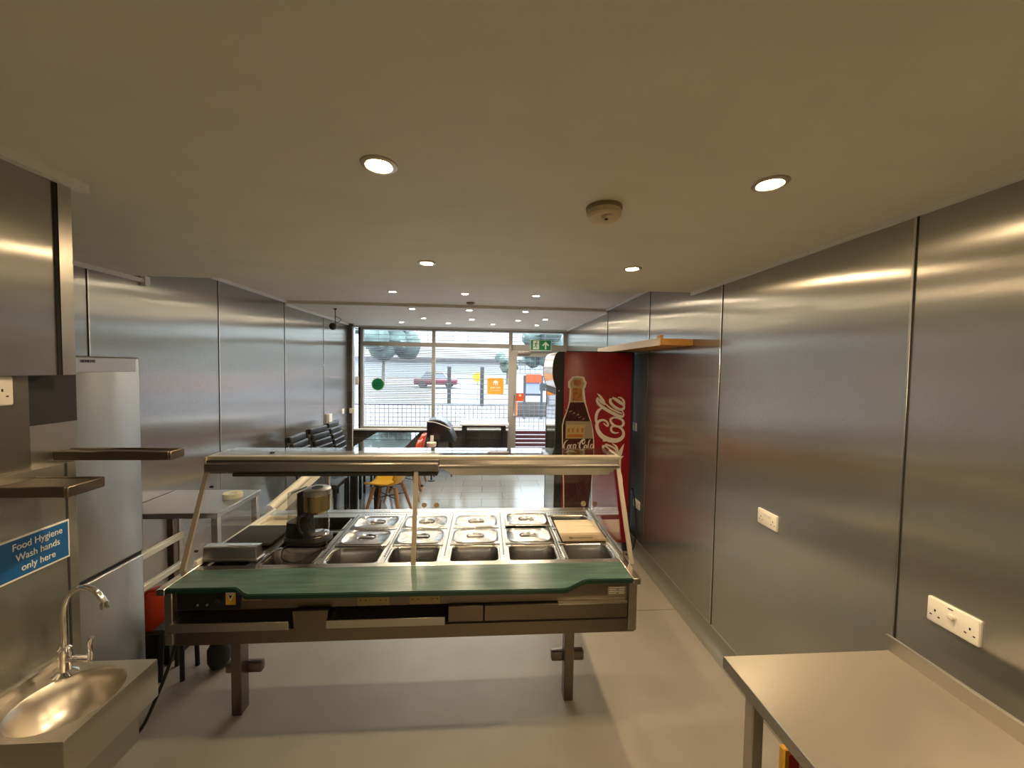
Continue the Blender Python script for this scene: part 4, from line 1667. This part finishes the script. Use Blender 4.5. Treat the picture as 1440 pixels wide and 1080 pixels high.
def shell_chair(label, m):
    t = thing('shell_chair', label, 'chair', (0, 0, 0))
    g = MB()      # seat faces -x, back at +x
    rows_ = []
    prof = [(-0.22, 0.425, 0.19), (-0.18, 0.44, 0.215), (-0.05, 0.43, 0.225), (0.08, 0.425, 0.22), (0.16, 0.455, 0.215), (0.205, 0.54, 0.215), (0.225, 0.64, 0.21), (0.245, 0.74, 0.19), (0.262, 0.80, 0.14), (0.268, 0.825, 0.06)]
    for x, z, hw in prof:
        row = []
        for k in range(9):
            s = -1 + 2*k/8
            lift = 0.05*abs(s)**3
            if z < 0.5:
                row.append((x, s*hw, z+lift))
            else:
                row.append((x-lift*1.3, s*hw, z))
        rows_.append(row)
    g.loft(rows_, closed=False)
    o = g.build('seat_shell', m, t)
    sm = o.modifiers.new('s', 'SOLIDIFY')
    sm.thickness = 0.012
    g = MB()
    for a, b in (((-0.14, -0.12), (0.14, 0.12)), ((-0.14, 0.12), (0.14, -0.12))):
        g.tube([(a[0], a[1], 0.40), (b[0], b[1], 0.40)], 0.006, 6)
        g.tube([(a[0]*1.2, a[1]*1.2, 0.28), (b[0]*1.2, b[1]*1.2, 0.28)], 0.005, 6)
    g.build('leg_frame', 'black', t)
    for sx_ in (-1, 1):
        for sy_ in (-1, 1):
            g = MB()
            g.tube([(sx_*0.13, sy_*0.11, 0.415), (sx_*0.23, sy_*0.22, 0.0)], [0.024, 0.014], 10)
            g.build('leg', 'beech', t)
    return t


c = shell_chair('yellow shell chair on beech legs, nearest on the right side of the table', 'yellow')
place(c, (-1.16, 4.72, 0), R(-8))
c['group'] = 'coloured shell chairs'
d = shell_chair('orange red shell chair on beech legs, middle of the three beside the table', 'orange_shell')
place(d, (-1.14, 5.50, 0), R(5))
d['group'] = 'coloured shell chairs'
d = shell_chair('red shell chair with a pale rim, farthest one nearest the window', 'orange_shell')
place(d, (-1.16, 6.02, 0), 0)
d['group'] = 'coloured shell chairs'

# black tub chair near the window
t = thing('tub_chair', 'black leather tub chair with white piping below the window mullion', 'chair', (-0.72, 6.62, 0.0))
low = [(-0.235, 0.10), (-0.24, 0.25), (-0.24, 0.36), (-0.10, 0.345), (0.03, 0.30), (0.11, 0.245), (0.16, 0.20), (0.21, 0.10), (0.245, 0.015), (0.20, 0.0), (0.05, 0.0), (-0.15, 0.01)]
upp = [(-0.225, 0.345), (-0.19, 0.375), (-0.10, 0.385), (-0.02, 0.375), (0.07, 0.335), (0.13, 0.27), (0.165, 0.215), (0.05, 0.20), (-0.15, 0.20)]


def puffy(g, prof, hw, z0, cx, cz):
    rings = []
    for yy, k in ((-1.0, 0.86), (-0.93, 0.96), (-0.7, 1.0), (0.7, 1.0), (0.93, 0.96), (1.0, 0.86)):
        rings.append([(cx+(x-cx)*k, yy*hw, z0+cz+(z-cz)*k) for x, z in prof])
    g.loft(rings, True, True, True)


g = MB()
puffy(g, low, 0.24, 0.605, 0.0, 0.18)
g.build('tub_shell', 'leather', t)
g = MB()
puffy(g, upp, 0.215, 0.605, 0.0, 0.25)
g.build('inner_back', 'leather', t)
g = MB()
g.tube([(-0.232, -0.225, 0.955), (-0.10, -0.238, 0.945), (0.03, -0.238, 0.902), (0.12, -0.232, 0.858), (0.165, -0.22, 0.825)], 0.007, 6, n=4)
g.tube([(-0.232, 0.225, 0.955), (-0.10, 0.238, 0.945), (0.03, 0.238, 0.902), (0.12, 0.232, 0.858), (0.165, 0.22, 0.825)], 0.007, 6, n=4)
g.tube([(-0.236, -0.225, 0.957), (-0.238, 0, 0.962), (-0.236, 0.225, 0.957)], 0.007, 6, n=4)
g.build('piping', 'sign_white', t)
g = MB()
g.box(-0.17, -0.115, -0.252, -0.24, 0.63, 0.73, 0.004)
g.build('care_label', 'sign_white', t)
for x, y in ((-0.12, -0.12), (0.17, -0.12), (-0.12, 0.12), (0.17, 0.12)):
    g = MB()
    g.tube([(x*0.8, y*0.8, 0.62), (x, y, 0.0)], [0.014, 0.009], 8)
    g.build('leg', 'black', t)
t = thing('paper_tub', 'small pale tub standing on a stand beside the black tub chair', 'tub', (-0.855, 6.285, 0.0))
g = MB()
g.lathe([(0.055, 0.56), (0.075, 0.57), (0.08, 0.63)], seg=18)
g.build('tub', 'cream', t)
g = MB()
g.lathe([(0.06, 0.0), (0.06, 0.01), (0.015, 0.02), (0.015, 0.55), (0.08, 0.56)], seg=18)
g.build('stand', 'black', t)
t = thing('window_table', 'white topped table with black legs standing under the shop window', 'table', (0.0, 6.85, 0.0))
g = MB()
g.box(-0.42, 0.42, 6.62, 7.27, 0.855, 0.885, 0.004, 1)
g.build('table_top', 'white_top', t, True)
g = MB()
g.box(-0.38, 0.36, 6.66, 6.69, 0.825, 0.855)
g.box(-0.38, 0.36, 7.20, 7.23, 0.825, 0.855)
g.build('apron', 'black', t, True)
for x in (-0.36, 0.34):
    for y in (6.67, 7.21):
        g = MB()
        g.box(x-0.03, x+0.03, y-0.02, y+0.02, 0.0, 0.855)
        g.build('leg', 'black', t, True)

# ------------------------------------------------------------------ signs and stickers at the shop front
t = thing('exit_sign', 'green emergency exit sign with running figure and arrow above the door', 'sign', (1.05, 7.32, 2.30))
g = MB()
g.box(0.845, 1.25, 7.29, 7.31, 2.195, 2.405, 0.003, 1)
g.build('sign_panel', 'sign_pale', t, True)
g = MB()
g.box(0.855, 1.24, 7.287, 7.29, 2.207, 2.397)
g.build('sign_face', 'sign_green', t, True)
g = MB()
g.box(0.90, 1.015, 7.285, 7.287, 2.222, 2.385)
g.prism([(1.125, 2.225), (1.155, 2.225), (1.155, 2.32), (1.19, 2.285), (1.205, 2.305), (1.14, 2.37), (1.075, 2.305), (1.09, 2.285), (1.125, 2.32)], 7.285, 7.287, 'y')
g.build('door_and_arrow', 'sign_pale', t, True)
g = MB()
g.lathe([(0.013, 0), (0.013, -0.002)], c=(0.968, 7.285, 2.362), seg=14, axis='y')
for a, b, w_ in (((0.962, 2.345), (0.948, 2.30), 0.022), ((0.962, 2.34), (0.99, 2.318), 0.010), ((0.99, 2.318), (1.005, 2.33), 0.009), ((0.958, 2.34), (0.932, 2.335), 0.010),
                 ((0.932, 2.335), (0.922, 2.315), 0.009), ((0.948, 2.30), (0.972, 2.272), 0.013), ((0.972, 2.272), (0.962, 2.240), 0.011), ((0.948, 2.30), (0.935, 2.268), 0.013), ((0.935, 2.268), (0.908, 2.262), 0.011)):
    g.bar((a[0], 7.2835, a[1]), (b[0], 7.2835, b[1]), w_, 0.002) if False else None
    dx, dz = b[0]-a[0], b[1]-a[1]
    L_ = math.hypot(dx, dz)
    nx, nz = -dz/L_*w_/2, dx/L_*w_/2
    g.prism([(a[0]+nx, a[1]+nz), (b[0]+nx, b[1]+nz), (b[0]-nx, b[1]-nz), (a[0]-nx, a[1]-nz)], 7.283, 7.285, 'y')
g.build('running_figure', 'sign_green', t, True)

YG = YF + 0.022
t = thing('window_sticker', 'round green sticker on the left shop window pane', 'sticker', (-2.02, YG, 1.515))
g = MB()
g.lathe([(0.122, 0), (0.122, -0.001)], seg=36, axis='y')
g.build('sticker_rim', 'sign_pale', t)
g = MB()
g.lathe([(0.108, -0.001), (0.108, -0.0022)], seg=36, axis='y')
g.build('sticker_face', 'sticker_green', t)
g = MB()
for z, xs in ((0.018, (-0.045, -0.02, 0.005, 0.03)), (-0.028, (-0.06, -0.035, -0.01, 0.015, 0.04))):
    for x in xs:
        g.box(x, x+0.019, -0.0032, -0.0022, z-0.011, z+0.011)
g.build('sticker_marks', 'sticker_dkgreen', t)


def delivery_sticker(w_, m, label, loc, txt):
    t = thing('window_sticker', label, 'sticker', loc)
    g = MB()
    g.loft([[(x, y, z) for x, z in rr(w_, w_, w_*0.08)] for y in (0, -0.0012)], True, True, False)
    g.build('sticker_face', m, t)
    g = MB()
    s = w_
    g.prism([(-0.14*s, 0.06*s), (-0.14*s, 0.24*s), (-0.19*s, 0.24*s), (0, 0.38*s), (0.19*s, 0.24*s), (0.14*s, 0.24*s), (0.14*s, 0.06*s), (0.09*s, 0.06*s), (0.09*s, 0.2*s), (0.03*s, 0.2*s), (0.03*s, 0.06*s), (-0.03*s, 0.06*s), (-0.03*s, 0.2*s), (-0.09*s, 0.2*s), (-0.09*s, 0.06*s)], -0.0025, -0.0012, 'y')
    if txt:
        g.add(text_bm(txt, 0.15*s, bold=0.001), False, frame((0, -0.0018, -0.10*s), (1, 0, 0), (0, 0, 1)))
        g.box(-0.26*s, 0.26*s, -0.0025, -0.0012, -0.27*s, -0.245*s)
    g.build('sticker_print', 'sign_white', t)
    return t


delivery_sticker(0.315, 'sticker_orange', 'square orange sticker with white house mark on the middle window pane', (0.20, YG, 1.505), 'JUST EAT')
delivery_sticker(0.155, 'sticker_red', 'small square red orange sticker low on the door glass', (0.675, YF-0.014, 1.30), '')

# ------------------------------------------------------------------ street outside
mb = MB()
mb.box(-60, 60, YW+0.2, 120, -0.12, -0.02)
struct('ground_street', mb, mat('pale_paving', (0.080, 0.071, 0.078), 0.8, noise=0.05, nscale=0.6))
mb = MB()
mb.box(-60, 60, 19.0, 31.0, -0.02, 0.0)
struct('ground_road', mb, mat('road_surface', (0.066, 0.060, 0.068), 0.8))
leafm = mat('tree_leaves', (0.085, 0.125, 0.11), 0.8, noise=0.3, nscale=2)
barkm = mat('tree_bark', (0.12, 0.10, 0.08), 0.9)


def tree(x, y, h, r, label):
    t = thing('street_tree', label, 'tree', (x, y, -0.02), 0, 'trees across the street')
    g = MB()
    g.tube([(0, 0, 0), (0.05, 0, h*0.5), (0, 0.1, h*0.75)], [0.16, 0.11, 0.06], 8)
    g.build('trunk', barkm, t)
    g = MB()
    for i in range(16):
        a = random.random()*2*PI
        q = random.random()**0.5*r*0.8
        zz = h*0.72 + (random.random()-0.5)*h*0.5
        tmp = bmesh.new()
        bmesh.ops.create_icosphere(tmp, subdivisions=2, radius=r*(0.32+0.2*random.random()))
        for v in tmp.verts:
            v.co *= 1 + 0.28*(random.random()-0.5)
        g.add(tmp, False, Matrix.Translation((q*math.cos(a), q*math.sin(a), zz)))
    g.build('foliage', leafm, t)


tree(-9.6, 37, 7.2, 2.9, 'leafy tree seen at the left top corner of the shop window')
tree(6.3, 40, 6.0, 2.2, 'tree seen above the shop door at the right')
tree(2.6, 46, 3.4, 1.3, 'low bushy tree seen through the upper door glass')
t = thing('far_building', 'pale low building across the street beyond the trees', 'building', (0, 70, 0))
g = MB()
g.box(-30, 25, 70, 80, -0.02, 3.0)
g.build('wall', mat('far_render', (0.26, 0.275, 0.285), 0.8), t, True)
g = MB()
g.box(-30.5, 25.5, 69.5, 80.5, 3.0, 3.5)
g.build('roof', mat('pale_roof', (0.07, 0.065, 0.07), 0.8), t, True)


def car(x, y, col, label, L_=3.9):
    t = thing('car', label, 'car', (x, y, 0.0))
    g = MB()
    g.box(-L_/2, L_/2, -0.85, 0.85, 0.28, 0.85, 0.14, 3)
    b = g.build('body', mat('car_paint', col, 0.3, coat=0.6), t)
    g = MB()
    A = lambda l, w_, z, cx=0: [(cx+a, b_, z) for a, b_ in rr(l, w_, 0.1)]
    g.loft([A(2.5, 1.6, 0.83, -0.1), A(1.6, 1.35, 1.38, -0.1)], True, True, False)
    g.build('windows', mat('car_window', (0.05, 0.06, 0.07), 0.1), t)
    g = MB()
    g.loft([A(1.62, 1.37, 1.38, -0.1), A(1.5, 1.25, 1.44, -0.1)], True, True, False)
    g.build('roof', b.data.materials[0], t)
    for xx in (-1.2, 1.2):
        for yy in (-0.78, 0.78):
            g = MB()
            g.lathe([(0.30, -0.1), (0.32, -0.06), (0.32, 0.06), (0.30, 0.1)], c=(xx, yy, 0.32), seg=20, axis='y')
            g.build('wheel', 'black_matt', t)


car(-4.5, 36.0, (0.09, 0.012, 0.026), 'red car parked across the street, seen in the middle window')
car(6.2, 34.0, (0.15, 0.16, 0.17), 'pale silver car seen through the door glass')
for i, (px, y, lb) in enumerate(((-1.85, 20.0, 'dark street post seen in the middle window, left of the yellow sign'), (-0.15, 19.0, 'dark street post directly beside the orange window sticker'))):
    t = thing('street_post', lb, 'post', (px, y, 0.0), 0, 'street posts')
    g = MB()
    g.tube([(0, 0, 0), (0, 0, 1.9)], 0.10, 10)
    g.build('pole', 'black_matt', t)
t = thing('street_sign', 'yellow oval sign on a low pole seen between the two posts', 'sign', (-0.42, 21.0, 0.0))
g = MB()
g.lathe([(0.26, 0), (0.26, 0.03)], c=(0, 0, 1.35), seg=20, axis='y')
g.build('sign_disc', mat('sign_yellow', (0.32, 0.22, 0.01), 0.5), t)
g = MB()
g.tube([(0, 0.05, 0), (0, 0.05, 1.6)], 0.03, 8)
g.build('pole', 'coving', t)
t = thing('street_board', 'freestanding street board with an orange header and lilac notice', 'notice board', (1.78, 14.2, 0.0))
g = MB()
g.box(-0.36, -0.28, -0.05, 0.05, 0, 1.6)
g.box(0.28, 0.36, -0.05, 0.05, 0, 1.6)
g.box(-0.28, 0.28, -0.03, 0.05, 0.85, 0.93)
g.build('frame', mat('board_frame', (0.022, 0.03, 0.035), 0.5), t)
g = MB()
g.box(-0.28, 0.30, -0.09, -0.03, 1.34, 1.65)
g.build('header', mat('board_header', (0.36, 0.045, 0.008), 0.5), t)
g = MB()
g.box(-0.27, 0.24, -0.04, 0.03, 0.93, 1.34)
g.build('notice', mat('lilac_notice', (0.16, 0.18, 0.30), 0.5), t)
t = thing('street_planter', 'low grey concrete planter box seen through the door glass', 'planter', (1.85, 15.2, 0.0))
g = MB()
g.box(-0.65, 0.75, -0.3, 0.3, 0.0, 0.56, 0.02)
g.build('trough', mat('grey_concrete', (0.055, 0.05, 0.045), 0.8), t)
g = MB()
g.box(-0.66, -0.58, -0.32, 0.1, 0.02, 0.54)
g.build('red_edge', 'sticker_red', t)

# sky light entrance: portal in the shop window opening
l = bpy.data.lights.new('window_portal', 'AREA')
l.shape = 'RECTANGLE'
l.size = 4.0
l.size_y = 2.6
l.cycles.is_portal = True
o = bpy.data.objects.new('window_portal', l)
COL.objects.link(o)
o.location = (-0.45, 7.95, 1.35)
o.rotation_euler = (R(-90), 0, 0)
